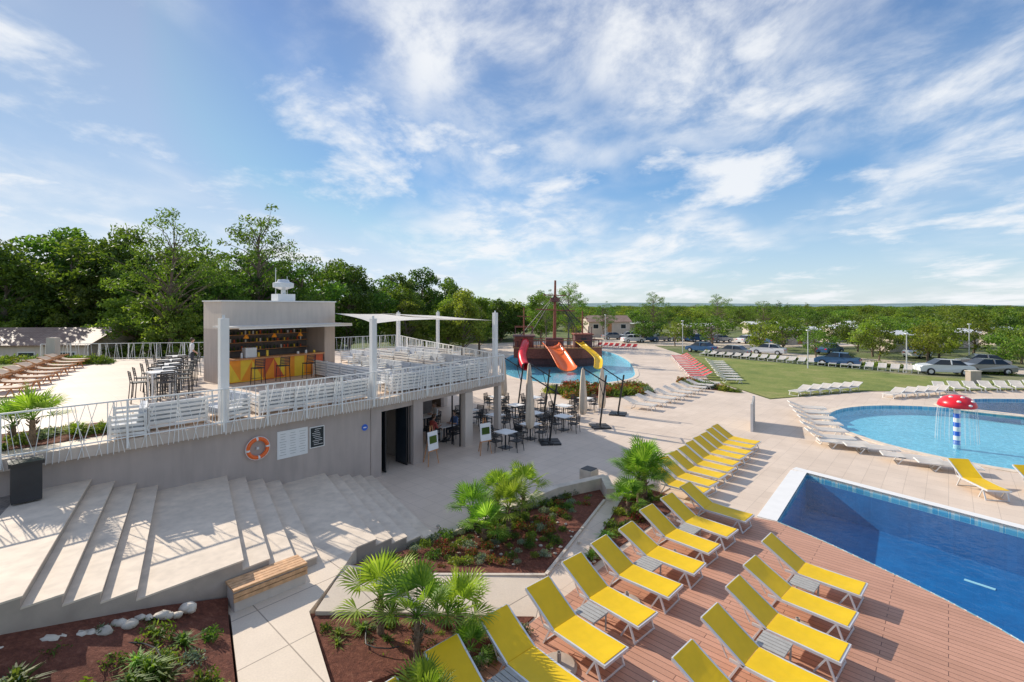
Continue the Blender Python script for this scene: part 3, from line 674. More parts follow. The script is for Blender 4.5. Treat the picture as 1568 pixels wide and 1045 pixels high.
# ---------------------------------------------------------------- mushroom fountain
e=empty('mushroom_fountain',(21.9,23.8,0)); b=MB()
for k in range(10): b.cyl((0,0,-.5+k*.22),(0,0,-.5+(k+1)*.22),.14,.14,14,'blue_plastic' if k%2 else 'white',caps=False)
b.obj('stem',parent=e,smooth=True)
b=MB(); b.lathe([(.14,1.62),(.72,1.58),(.76,1.64),(.7,1.84),(.5,2.04),(.25,2.14),(.01,2.17)],(0,0,0),28,'red_plastic')
for (a,r,z) in ((-1.2,.62,1.93),(-2.2,.62,1.92),(-.3,.6,1.94),(-1.7,.35,2.09),(.8,.4,2.07),(2,.6,1.94),(-2.9,.4,2.08),(-1.6,.72,1.76)): b.ball((r*math.cos(a),r*math.sin(a),z),.09,'white',6,.6)
b.obj('cap',parent=e,smooth=True)
b=MB()
for i in range(26):
    a=i*2*math.pi/26
    pts=[((.7+.12*t)*math.cos(a),(.7+.12*t)*math.sin(a),1.6-1.7*t*t) for t in (0,.3,.55,.8,1)]
    b.tube(pts,.005,4,'white')
b.obj('falling_water',parent=e)

# ---------------------------------------------------------------- pirate ship play structure
e=empty('pirate_ship_slide',(5.0,57,0)); b=MB()
hull=[(-4.8,-1.2),(-4.8,1.2),(-3.5,1.8),(0,2.1),(3,1.8),(4.8,.6),(5.6,0),(4.8,-.6),(3,-1.8),(0,-2.1),(-3.5,-1.8)]
b.prism([(x*.9,y*.8) for x,y in hull],-.4,.6,'ship_dark'); b.prism(hull,.6,1.7,'ship_brown'); b.prism([(x*1.02,y*1.03) for x,y in hull],1.7,1.82,'wood')
for i,p in enumerate(hull):
    q=hull[(i+1)%len(hull)]
    n=max(1,int((Vector(q)-Vector(p)).length/.4))
    for k in range(n): t=k/n; x=p[0]+(q[0]-p[0])*t; y=p[1]+(q[1]-p[1])*t; b.box((x,y,2.2),(.07,.07,.78),'ship_dark')
    b.beam((*p,2.62),(*q,2.62),.1,.08,'ship_brown')
b.box((-3.6,0,2.4),(2.2,2.6,1.3),'ship_brown'); b.box((-3.6,0,3.1),(2.6,3.0,.14),'ship_dark')
b.box((3.3,0,2.5),(2.0,2.2,1.5),'ship_dark'); b.box((3.3,0,3.3),(2.3,2.5,.12),'ship_brown')
b.box((.0,.6,2.3),(2.0,1.6,1.0),'ship_dark')
for x,y in((-4.6,-1.3),(-2.6,-1.3),(-4.6,1.3),(-2.6,1.3),(2.4,-1.1),(4.2,-1.1),(2.4,1.1),(4.2,1.1)): b.box((x,y,3.75),(.09,.09,.8),'ship_dark')
for y in(-1.3,1.3): b.beam((-4.7,y,4.15),(-2.5,y,4.15),.08,.08,'ship_brown')
b.box((-3.6,-1.32,2.5),(.7,.04,.6),'dark'); b.box((3.3,-1.12,2.6),(.6,.04,.6),'dark')
b.obj('hull',parent=e)
b=MB(); b.cyl((0,0,1.5),(.1,0,9.6),.22,.12,10,'ship_brown'); b.beam((-2.2,0,6.2),(2.4,0,6.0),.13,.13,'ship_brown'); b.beam((-1.3,0,7.9),(1.4,0,7.8),.11,.11,'ship_brown'); b.lathe([(.15,7.0),(.55,7.1),(.6,7.55),(.55,7.55),(.5,7.15),(.12,7.1)],(0.05,0,0),12,'ship_dark')
for x in(-4.4,-3.2,3.4,4.8):
    for y in(-.8,.8): b.cyl((x,y,2.6),(0.05,0,7.9),.028,.028,5,'dark')
for t in(.2,.35,.5,.65):
    for s in(-1,1): b.cyl((s*4.4*(1-t),-.8*(1-t),2.6+5.3*t),(s*3.3*(1-t),-.8*(1-t),2.6+5.3*t),.02,.02,4,'dark')
b.cyl((-3.6,0,3.1),(-3.6,0,6.4),.1,.06,8,'ship_brown'); b.beam((-4.4,0,5.4),(-2.8,0,5.3),.08,.08,'ship_brown')
b.cyl((3.3,0,3.3),(3.3,0,6.0),.1,.06,8,'ship_brown'); b.beam((2.6,0,5.2),(4.0,0,5.1),.08,.08,'ship_brown')
b.obj('mast',parent=e)
def smooth3(P,n=5):
    P=[Vector(p) for p in P]; out=[]
    for i in range(len(P)-1):
        p0=P[max(0,i-1)];p1=P[i];p2=P[i+1];p3=P[min(len(P)-1,i+2)]
        for j in range(n): t=j/n; out.append(.5*((2*p1)+(p2-p0)*t+(2*p0-5*p1+4*p2-p3)*t*t+(3*p1-p0-3*p2+p3)*t**3))
    out.append(P[-1]); return out
def chute(name,path,w,mat,tube=False):
    b=MB()
    P=[Vector(p) for p in smooth3(path)]
    n=len(P); k=16; vs=[];fs=[]
    rng=k if tube else k//2
    cnt=rng if tube else rng+1
    for i,p in enumerate(P):
        d=(P[min(n-1,i+1)]-P[max(0,i-1)]); s=Vector((-d.y,d.x,0)).normalized(); up=d.cross(s).normalized()*1; up=up if up.z>0 else -up
        for j in range(cnt):
            a=(2*math.pi*j/k) if tube else math.pi+math.pi*j/rng
            vs.append(p+s*math.cos(a)*w+up*math.sin(a)*w*(1 if tube else .55)+up*(w*.5))
    for i in range(n-1):
        for j in range(cnt if tube else cnt-1): fs.append((i*cnt+j,i*cnt+(j+1)%cnt,(i+1)*cnt+(j+1)%cnt,(i+1)*cnt+j))
    b.add(vs,fs,mat); o=b.obj(name,parent=e,smooth=True); md=o.modifiers.new('s','SOLIDIFY'); md.thickness=.06
chute('orange_slide',[(-.6,-1.8,1.95),(-.5,-2.6,1.85),(0,-4.2,1.15),(.4,-5.8,.4),(.6,-7,.0),(.7,-7.8,-.05)],1.0,'orange_plastic')
chute('yellow_slide',[(2.7,-1.2,2.3),(2.8,-2.2,2.2),(3.2,-3.3,1.8),(3.8,-4.2,1.3),(4.2,-5.2,.8),(4.1,-6.2,.4),(3.9,-7.0,.05)],.45,'yellow_plastic')
chute('red_slide',[(-3.5,-1.2,2.2),(-3.5,-2.4,2.1),(-3.7,-3.6,1.7),(-3.9,-4.8,1.1),(-3.8,-6.0,.45),(-3.6,-7,.1)],.45,'red_plastic',True)

# ---------------------------------------------------------------- vegetation
def leafquads(C,size,rs,asp=.5,up=.0):
    n=len(C); a=rs.normal(size=(n,3)); a[:,2]+=up; a/=np.linalg.norm(a,axis=1)[:,None]
    r=rs.normal(size=(n,3)); bb=np.cross(a,r); bb/=np.linalg.norm(bb,axis=1)[:,None]
    s=size*rs.uniform(.6,1.3,size=(n,1))
    V_=np.stack([C-a*s,C+bb*s*asp,C+a*s,C-bb*s*asp],1).reshape(-1,3)
    F=np.arange(4*n).reshape(-1,4); return V_,F
def veg_mesh(name,wood,V_,F,leafmat):
    nv=len(wood.v); vs=np.vstack([np.array(wood.v).reshape(-1,3),V_]) if nv else V_
    faces=[tuple(f) for f in wood.f]+[tuple(f) for f in (F+nv).tolist()]
    me=bpy.data.meshes.new(name); me.from_pydata(vs.tolist(),[],faces); 
    for n in wood.names: me.materials.append(M[n])
    me.materials.append(M[leafmat]); k=len(wood.names)
    me.polygons.foreach_set('material_index',wood.m+[k]*len(F)); me.update(); return me
def tree_mesh(name,seed,H,R,cb,ncl,nl,ls,leafmat,clr=(.7,1.3),open_=0,trunk_r=.22,asp=.5):
    rr=np.random.RandomState(seed); w=MB()
    pts=[Vector((0,0,-.3))]; x=y=0
    K=6
    for k in range(1,K+1):
        x+=rr.uniform(-.18,.18); y+=rr.uniform(-.18,.18); pts.append(Vector((x,y,H*.8*k/K)))
    for k in range(K): w.cyl(pts[k],pts[k+1],trunk_r*(1-k/K*.8),trunk_r*(1-(k+1)/K*.8),7,'bark',False)
    Cs=[]
    ch=(H-cb)/2; cz=cb+ch
    lob=rr.uniform(.7,1.2,size=8)
    tries=0
    while len(Cs)<ncl and tries<5000:
        tries+=1
        d=rr.normal(size=3); d/=np.linalg.norm(d); q=rr.uniform(.35,1)**.5
        az=math.atan2(d[1],d[0]); l=lob[int((az+math.pi)/(2*math.pi)*7.99)]
        zz=d[2]*q; wd=R*l*(1-.25*max(0,zz))
        p=Vector((d[0]*q*wd,d[1]*q*wd,cz+zz*ch*rr.uniform(.82,1.08)))
        if open_ and any((p-c).length<open_ for c,_ in Cs): continue
        Cs.append((p,rr.uniform(*clr)))
    LV=[]
    for i,(c,r) in enumerate(Cs):
        base_z=max(cb*.6,min(H*.75,c.z-(.6+.5*rr.rand())*math.hypot(c.x,c.y)*.7))
        t=base_z/(H*.8)*K; k=min(K-1,int(t)); bp=pts[k].lerp(pts[k+1],t-k)
        mid=(bp+c)/2+Vector((rr.uniform(-.3,.3),rr.uniform(-.3,.3),.25)); br=trunk_r*.28*(1-.5*base_z/H)
        w.cyl(bp,mid,br,br*.65,5,'bark',False); w.cyl(mid,c,br*.65,br*.25,4,'bark',False)
        n=int(nl*r*r); P=rr.normal(size=(n,3)); P/=np.linalg.norm(P,axis=1)[:,None]; P*=(rr.uniform(0,1,size=(n,1))**.45)*r; P[:,2]*=.6
        P+=np.array(c); LV.append(P)
    C=np.vstack(LV); V_,F=leafquads(C,ls,rr,asp,.2)
    return veg_mesh(name,w,V_,F,leafmat)
TD=[tree_mesh('tree_dense%d'%i,20+i,10,3.5,1.3,62,165,.16,m,(.6,1.2),.5) for i,m in enumerate(['leaf_dark','leaf_mid','leaf_dark'])]
TLo=[tree_mesh('tree_open%d'%i,40+i,12,3.9,3.5,75,150,.13,m,(.42,.9),.85,.2,.35) for i,m in enumerate(['leaf_mid','leaf_dark'])]
TL=[tree_mesh('tree_light0',60,9,3.2,1.5,60,160,.16,'leaf_light',(.6,1.1))]
TS=[tree_mesh('tree_small%d'%i,80+i,5,2.5,.7,34,90,.16,m,(.5,1.1),.3,.14) for i,m in enumerate(['leaf_mid','leaf_light','leaf_dark','leaf_mid'])]
TC=tree_mesh('cypress',99,7,.8,.4,40,60,.14,'leaf_dark',(.4,.6),0,.1)
for (x,y,top,k,hn,w) in [
 (-45.5,43.5,12.4,0,10,1.),(-41,46,13.4,2,10,1.1),(-47,50,14.6,0,10,1.1),(-37,50,12.5,2,10,1),(-33,46,10.9,1,10,1.1),(-52,46,12.5,1,10,1.2),(-38,44.5,9.5,1,10,1.0),(-49,53,14.8,2,10,1.1),(-38.5,47.5,14.0,0,10,.9),(-34.5,52,13.5,2,10,1),
 (-30,44,11.5,0,10,1),(-27.5,47,12.0,2,10,1.1),(-29,39.5,7.5,1,10,1.1),(-25,42,9,0,10,1),(-22,50,11.5,2,10,1.1),(-31,60,13,0,10,1.2),(-27,52,11,0,10,1),
 (-19,56,11.5,0,10,1),(-22,60,12.6,1,10,1),(-17,60,10.3,2,10,1),(-14,62,9.4,1,10,1),(-15.5,66,10.9,0,10,1),(-12.4,68,11.8,0,10,.85),(-9.5,72,11.2,2,10,.9),(-20,46,8.5,1,10,1),(-26,38,6.6,1,10,1),
 (-7,88,8.6,2,10,1.1),(-2,90,7.8,0,10,1.1),(1.5,95,7.3,2,10,1.2),(5,82,9.4,1,10,.9),(-12,84,9,2,10,1.1),(-16,80,9,0,10,1.2),(-3,100,7.5,1,10,1.2)]:
    s=top/hn; inst('broadleaf_tree',TD[k],(x,y,0),random.uniform(0,6.28),(s*w,s*w,s))
for (x,y,top,k,w) in [(-26.8,38,14.4,0,.85),(-24.0,46.5,16.5,1,.95),(-25.5,41,11,0,.9),(8.5,74,10.5,0,.9),(28,95,9.6,0,1.0),(41,96,9.2,0,1.1),(19,100,7.6,1,1.1),(9.5,80,9.8,1,.9),(48,92,7.8,0,1.2),(5.5,76,9.2,1,.8)]:
    s=top/12; inst('locust_tree',TLo[k],(x,y,0),random.uniform(0,6.28),(s*w,s*w,s))
for (x,y,top,w) in [(-6.2,60,8.9,1.0),(-8.3,62,7.8,1.),(-12.5,58,7.5,1.0),(-4.5,66,8,.9),(-33,41.5,7.6,1.1),(-42,42.5,7.2,1)]:
    s=top/9; inst('lime_tree',TL[0],(x,y,0),random.uniform(0,6.28),(s*w,s*w,s))
for (x,y,top) in [(98,185,9.5),(101,186,8.5),(104,188,9.8),(108,190,8.8),(92,180,8.4),(122,200,9.2)]:
    s=top/7; inst('cypress_tree',TC,(x,y,0),x,(s,s,s))
r5=random.Random(21)
for (x,y,top) in [(44,58,4.2),(49,57,4.6),(53,60,4.5),(58,55,4.4),(63,58,4.6),(47,63,4.8),(56,66,5),(62,65,5),(50,70,5.2),(68,62,5),(36,70,4.5),(41,73,4.8),(66,52,4.2),(72,56,4.6),(60,47,3.2),(53,52,3.8),(39,62,3.6),(34,82,5),(45,80,5.2),(24,88,5),(27,80,4.2),(12,96,5.5),(33,90,5),(52,78,5.2),(72,70,5.2),(64,74,5),(78,64,5)]:
    s=top/5; w=r5.uniform(.9,1.3); inst('small_tree',r5.choice(TS),(x,y,0),r5.uniform(0,6.28),(s*w,s*w,s))
wl=empty('distant_woodland')
cnt=0
while cnt<1100:
    Y=95+ (r5.random()**1.7)*900; ratio=r5.uniform(-1.35,1.35); X=ratio*Y
    if 95<Y<112 and -.02<ratio<.7: continue
    if Y<140 and ratio>.0 and r5.random()<.35: continue
    h=r5.uniform(4.2,6.6) if ratio>0 else r5.uniform(6,8.5)
    if Y>250: h=r5.uniform(5,7.8)
    w=r5.uniform(1.,1.4)*(1 if Y<200 else 1.6 if Y<450 else 3.0)
    s=h/5; inst('tree_clump',r5.choice(TS),(X,Y,0),r5.uniform(0,6.28),(s*w,s*w,s),parent=wl); cnt+=1
b=MB(); vs=[];fs=[]; n=90
for i in range(n+1):
    x=-3500+7000*i/n; h=9+7*math.sin(i*.13+1)+4*math.sin(i*.41)+(8 if x>0 else 0)*max(0,min(1,x/2000)); y=1700+150*math.sin(i*.3)
    vs+=[(x,y-500,-2),(x,y,h),(x,y+600,-2)]
for i in range(n):
    for j in range(2): a=i*3+j; fs.append((a,a+3,a+4,a+1))
b.add(vs,fs,'hill'); b.obj('hills',smooth=True)

# palms
def palm_mesh(name,seed,th,nleaf,pl,fl):
    rr=random.Random(seed); b=MB()
    k=8
    for i in range(k): 
        r0=.06*(1-.25*i/k); b.cyl((0,0,-.1+(th+.1)*i/k),(0,0,-.1+(th+.1)*(i+1)/k),r0*1.12,r0*.92,8,'palm_trunk')
    for i in range(int(th*60)):
        z=rr.uniform(.05,th); a=rr.uniform(0,6.28); r=.055; d=Vector((math.cos(a),math.sin(a),1.2))
        p=Vector((r*math.cos(a),r*math.sin(a),z)); b.cyl(p,p+d*.05,.014,.006,4,'palm_trunk')
    for i in range(nleaf):
        az=i*2.4+rr.uniform(-.3,.3); el=math.radians(80-85*(i/nleaf)+rr.uniform(-8,8))
        d=Vector((math.cos(az)*math.cos(el),math.sin(az)*math.cos(el),math.sin(el))); o=Vector((0,0,th))
        L=pl*rr.uniform(.7,1.2); m=o+d*L*.5+Vector((0,0,.02)); t=o+d*L-Vector((0,0,.03*L))
        b.cyl(o,m,.011,.009,5,'leaf_palm'); b.cyl(m,t,.009,.006,5,'leaf_palm')
        f=(t-m).normalized(); s=f.cross(Vector((0,0,1)));
        if s.length<.05: s=Vector((1,0,0))
        s.normalize(); up=s.cross(f).normalized()
        NS=24; R=fl*rr.uniform(.8,1.1)
        for j in range(NS+1):
            a=math.radians(-110+220*j/NS); dr=f*math.cos(a)+s*math.sin(a)+up*.18
            rl=R*(1-.15*abs(a)/1.8)*rr.uniform(.9,1.06)
            w=dr.cross(up).normalized(); fold=.012*(1 if j%2 else -1)
            h=t+dr*rl*.55+up*fold; hw=rl*.55*math.radians(220/NS)*.56
            q=t+dr*rl*.8-up*.02*rl; tip=t+dr*rl*1.05-up*(.04+.12*rr.random())*rl-Vector((0,0,.08*rl*rr.random()))
            b.add([t,h-w*hw,h+w*hw,q-w*hw*.5,q+w*hw*.5,tip],[(0,1,2),(1,3,4,2),(3,5,4)],'leaf_palm')
    return mesh_of(b)
PA=[palm_mesh('p0',1,.5,11,.38,.46),palm_mesh('p1',2,.68,12,.42,.44),palm_mesh('p2',3,.36,9,.34,.42)]
for (x,y,z,k,s) in [(-1.15,13.9,.05,0,1.2),(-.75,13.1,.05,2,1.25),(-.1,13.6,.05,1,1.15),(.35,14.9,.04,1,1.2),(-.45,14.6,.05,1,1.1),
  (-2.45,9.0,.5,0,1.15),(-1.65,8.4,.35,1,1.1),(-1.0,9.0,.2,0,1.15),(-1.3,7.2,.2,2,1.),(-.75,8.6,.1,2,.8),
  (4.1,15.6,.03,1,1.4),(3.6,15.0,.03,2,1.2),(4.5,16.4,.03,1,1.45),(4.3,16.0,.03,0,1.4),(-12.1,12.2,3.0,0,1.3),(-13,12.6,3.0,2,1.2),(-3.6,5.5,.3,2,1.2),(-6.6,5.6,1.0,2,.6)]:
    inst('fan_palm',PA[k],(x,y,z),random.uniform(0,6.28),s)
def shrub_mesh(seed,r,n,ls,mat,sz=.8,asp=.35):
    rr=np.random.RandomState(seed); P=rr.normal(size=(n,3)); P/=np.linalg.norm(P,axis=1)[:,None]; P*=(rr.uniform(0,1,size=(n,1))**.4)*r
    lump=1+.25*np.sin(P[:,0:1]*11/r*.6+seed)*np.cos(P[:,1:2]*9/r*.6); P*=lump; P[:,2]=np.abs(P[:,2])*sz
    V_,F=leafquads(P,ls,rr,asp,.5); w=MB()
    for i in range(6): a=i*1.05; w.cyl((0,0,-.05),(r*.5*math.cos(a),r*.5*math.sin(a),r*.5*sz),.012,.005,4,'bark')
    return veg_mesh('shrub',w,V_,F,mat)
SH=[shrub_mesh(1,.22,380,.035,'leaf_grey'),shrub_mesh(2,.25,380,.04,'leaf_mid'),shrub_mesh(3,.2,350,.03,'leaf_dark'),shrub_mesh(4,.22,320,.04,'leaf_light'),shrub_mesh(5,.25,380,.045,'leaf_red')]
def tuft(seed,n,L,mat):
    rr=random.Random(seed); b=MB()
    for i in range(n):
        a=rr.uniform(0,6.28); e_=rr.uniform(.4,1.4); l=L*rr.uniform(.6,1.1); w=.014
        s=Vector((-math.sin(a),math.cos(a),0))*w; p0=Vector((0,0,0)); p1=Vector((math.cos(a)*math.cos(e_)*l*.5,math.sin(a)*math.cos(e_)*l*.5,math.sin(e_)*l*.55)); p2=Vector((math.cos(a)*math.cos(e_)*l*1.1,math.sin(a)*math.cos(e_)*l*1.1,math.sin(e_)*l*.6))
        b.add([p0-s,p0+s,p1+s,p1-s,p2],[(0,1,2,3),(3,2,4)],mat)
    return mesh_of(b)
TU=[tuft(1,80,.4,'leaf_palm'),tuft(2,70,.35,'leaf_mid')]
def inpoly(x,y,poly):
    c=False;n=len(poly)
    for i in range(n):
        x1,y1=poly[i][:2];x2,y2=poly[(i+1)%n][:2]
        if (y1>y)!=(y2>y) and x<(x2-x1)*(y-y1)/(y2-y1)+x1: c=not c
    return c
def plant(poly,n,zf,ms,seed,smin=.6,smax=1.3,nm='shrub'):
    rr=random.Random(seed); xs=[p[0] for p in poly]; ys=[p[1] for p in poly]; k=0; pts=[];tr_=0
    while k<n and tr_<5000:
        tr_+=1
        x=rr.uniform(min(xs),max(xs)); y=rr.uniform(min(ys),max(ys))
        if not inpoly(x,y,poly) or any(math.hypot(x-a,y-c)<.23 for a,c in pts): continue
        pts.append((x,y)); k+=1; me=rr.choice(ms); inst('grass_tuft' if me in TU else nm,me,(x,y,zf(x,y)),rr.uniform(0,6.28),rr.uniform(smin,smax))
def zplane(pts):
    A=np.array([[p[0],p[1],1] for p in pts]); z=np.array([p[2] for p in pts]); c,_,_,_=np.linalg.lstsq(A,z,rcond=None); return lambda x,y: float(c[0]*x+c[1]*y+c[2])
g1=[(-8.8,5.4,1.75),(-7.4,6.9,1.55),(-6.4,8.1,1.15),(-5.5,9.1,.8),(-5.25,8.6,.72),(-4.2,6.9,.72),(-3.4,5.8,.7),(-4.5,4.8,.9)]
zf1=zplane(g1)
plant(g1,62,lambda x,y:zf1(x,y)+.03,TU+TU+SH[:4],1,.8,1.45)
g2=[(-3.4,11.3,.5),(-2.1,12.9,.06),(1.5,15.9,.05),(2.95,16.8,.04),(.6,12.,.03),(-2.0,11.5,.3)]
plant(g2,88,zplane(g2),SH,2,.4,.95)
for i in range(22):
    t=i/21; inst('shrub',SH[[0,2,0,1][i%4]],(-2.6+4.9*t,12.9+3.9*t+random.uniform(-.1,.1),.08),i,random.uniform(.7,1.2))
g3=[(-3.6,9.0,.55),(-2.,9.4,.3),(.1,9.9,.03),(-2.9,6.3,.05),(-2.5,7.6,.45)]
plant(g3,42,zplane(g3),SH+[TU[1]],3,.4,.95)
for i in range(10):
    t=i/9; inst('shrub',SH[[0,0,1][i%3]],(.2-2.6*t,9.6-2.9*t,.03),i,random.uniform(.7,1.1))
g4=[(1.9,12.2,.03),(2.5,13.4,.03),(3.9,16.4,.03),(4.7,17.0,.03),(5.2,16.4,.03)]
plant(g4,24,lambda x,y:.03,SH+TU,4,.6,1.2)
bp_=[(4.5,33.5),(10.8,36.3),(11.0,39.3),(6,39.5),(2.5,37.5)]
sheet('garden_bed',bp_,[],.02,'soil'); plant(bp_,75,lambda x,y:.02,SH+[SH[4],SH[4]],6,1.6,3.2)
bp2=[(14.2,42),(16.8,40.2),(17.2,36.5),(15.2,38)]
sheet('garden_bed',bp2,[],.02,'soil'); plant(bp2,25,lambda x,y:.02,SH+[SH[4]],7,1.2,2.6)
hg=[(-33,29),(-24.5,29.6),(-25.5,30.8),(-33,31)]
sheet('lawn',[(-33.5,20.5),(-30.6,31.1),(-25.2,31.1),(-26.5,27),(-24.6,22.8),(-22.5,19),(-22,12),(-24,9)],[],3.006,'lawn'); plant(hg,50,lambda x,y:3.0,SH[1:4],8,1.6,2.8,'hedge_shrub')
gb=[(-15.5,8.7),(-11.9,12.1),(-11.0,13.3),(-12.4,14.6),(-16.5,11.)]
sheet('garden_bed',gb,[],3.02,'soil'); plant(gb,30,lambda x,y:3.02,SH+TU,9,.8,1.6)
for i in range(60):
    t=i/59; x=25.5+21*t; y=64.5-19.0*t; inst('hedge_shrub',SH[1+i%3],(x+.9,y+.6,0),i,random.uniform(1.6,3.4))
b=MB()
def hose(pts):
    b.tube([Vector(p) for p in pts],.012,5,'dark')
for (cx,cy,z,r) in [(-2.2,8.9,.5,.55),(-1.3,8.3,.28,.45),(-.5,14,.09,.7),(.8,14.9,.07,.6),(-6,7.2,1.15,.6)]:
    hose([(cx+r*math.cos(a*.4)*(1+.15*math.sin(a*1.3)),cy+r*.8*math.sin(a*.4),z+.02) for a in range(14)])
b.obj('irrigation_hose')

# ---------------------------------------------------------------- vehicles, background houses
def car_mesh(paint):
    b=MB(); prof=[(-2.1,.3),(-2.12,.75),(-1.95,.92),(-1.55,.98),(-1.0,1.42),(.45,1.46),(1.15,.98),(1.9,.85),(2.1,.65),(2.1,.3)]
    n=len(prof); yw=[.82,.86,.84,.82,.64,.64,.82,.8,.78,.8]
    vs=[(x,-yw[i],z) for i,(x,z) in enumerate(prof)]+[(x,yw[i],z) for i,(x,z) in enumerate(prof)]
    fmat=['glass_dark' if i in (3,5) else paint for i in range(n)]
    for i in range(n): b.add([vs[i],vs[(i+1)%n],vs[n+(i+1)%n],vs[n+i]],[(0,1,2,3)],fmat[i])
    for s in(0,n):
        b.add([vs[s+i] for i in (0,1,2,3,6,7,8,9)],[tuple(range(8))],paint); b.add([vs[s+i] for i in (3,4,5,6)],[(0,1,2,3)],'glass_dark')
    for s in(-1,1):
        b.box((-.3,s*.735,1.2),(.08,.18,.44),paint,mtx=Matrix.Rotation(s*.36,3,'X'))
        for x in(-1.3,1.3): b.cyl((x,s*.66,.32),(x,s*.88,.32),.32,.32,16,'tyre'); b.cyl((x,s*.88,.32),(x,s*.89,.32),.19,.19,10,'alu')
    b.box((2.1,.6,.68),(.06,.3,.13),'white'); b.box((2.1,-.6,.68),(.06,.3,.13),'white'); b.box((-2.12,.62,.74),(.05,.25,.14),'red_plastic'); b.box((-2.12,-.62,.74),(.05,.25,.14),'red_plastic')
    return mesh_of(b)
CARS=[car_mesh('car_white'),car_mesh('car_blue'),car_mesh('car_grey')]
for (x,y,a,k) in [(41.5,46.5,2.8,0),(46,47,2.9,2),(36,53.5,2.4,1),(29,63.5,2.3,2),(27,69,2.2,1),(22,88,.2,0),(25,90,.2,1),(28,91,.3,2),(31.5,92,.3,0),(34.5,90,.3,1),(38,88,.3,2),(20,96,.2,2),(24,98,.2,0),(42,86,.4,0),(46,84,.4,1),(56,48,3.0,1),(62,46.5,3.1,0),(35,66,2.4,0),(50,51.5,2.7,2),(52,62,.5,0),(44,67,.5,1)]:
    inst('parked_car',CARS[k],(x,y,.002),a)
def house(name,x,y,a,L,Dp,h,roofmat,wallmat='white',rh=.9):
    e=empty(name,(x,y,0),a); b=MB(); b.box((0,0,h/2),(L,Dp,h),wallmat); b.obj('walls',parent=e)
    b=MB(); o=.35; zz=h
    b.add([(-L/2-o,-Dp/2-o,zz-.1),(L/2+o,-Dp/2-o,zz-.1),(L/2+o,0,zz+rh),(-L/2-o,0,zz+rh),(-L/2-o,Dp/2+o,zz-.1),(L/2+o,Dp/2+o,zz-.1)],[(0,1,2,3),(3,2,5,4)],roofmat)
    b.add([(-L/2,-Dp/2,zz-.01),(-L/2,Dp/2,zz-.01),(-L/2,0,zz+rh-.05)],[(0,1,2)],wallmat); b.add([(L/2,-Dp/2,zz-.01),(L/2,Dp/2,zz-.01),(L/2,0,zz+rh-.05)],[(0,1,2)],wallmat); ob=b.obj('roof',parent=e); md=ob.modifiers.new('s','SOLIDIFY'); md.thickness=.1
    b=MB()
    n=max(2,int(L/2.5))
    for i in range(n):
        xx=-L/2+L*(i+.5)/n; z0=h-2.6 if h>3.3 else 0
        if i==n//2: b.box((xx,-Dp/2-.01,1.05+z0),(.9,.05,2.1),'wood')
        else: b.box((xx,-Dp/2-.01,1.5+z0),(1.2,.05,1.0),'white_metal'); b.box((xx,-Dp/2-.03,1.5+z0),(1.05,.05,.85),'glass_dark')
    b.obj('openings',parent=e)
house('long_house',-40.5,38.3,.08,17,5.5,3.75,'roof_tile','stucco_light',1.1)
house('reception_building',20.5,106,.1,9,6,3.4,'roof_tile','stucco_light',1.2)
for (x,y,a) in [(58,72,.3),(70,78,.1),(84,84,.4),(50,86,.2),(64,92,0),(78,70,.3),(90,74,.2),(40,104,.2),(74,104,.1),(96,98,.3),(60,116,0),(110,90,.2),(30,118,.1),(86,120,.2),(-10,110,.2)]:
    house('mobile_home',x,y,a,8,3.2,2.5,'white','stucco_light',.5)
def lamp(x,y,h):
    b=MB(); b.cyl((0,0,0),(0,0,h),.06,.04,8,'alu'); b.cyl((0,0,h),(.0,0,h+.06),.2,.16,12,'alu'); b.cyl((0,0,h-.1),(0,0,h-.002),.06,.18,10,'white'); b.obj('street_lamp',(x,y,0))
lamp(31.2,51,4.0); lamp(39,47.8,3.8); lamp(24,68,4.5); lamp(17,88,5); lamp(52,55,4.5)
b=MB(); b.box((0,0,.5),(.9,.5,1.0),'stucco'); b.box((0,0,1.03),(1.0,.6,.06),'kerb'); b.obj('utility_cabinet',(39.3,41.2,0))

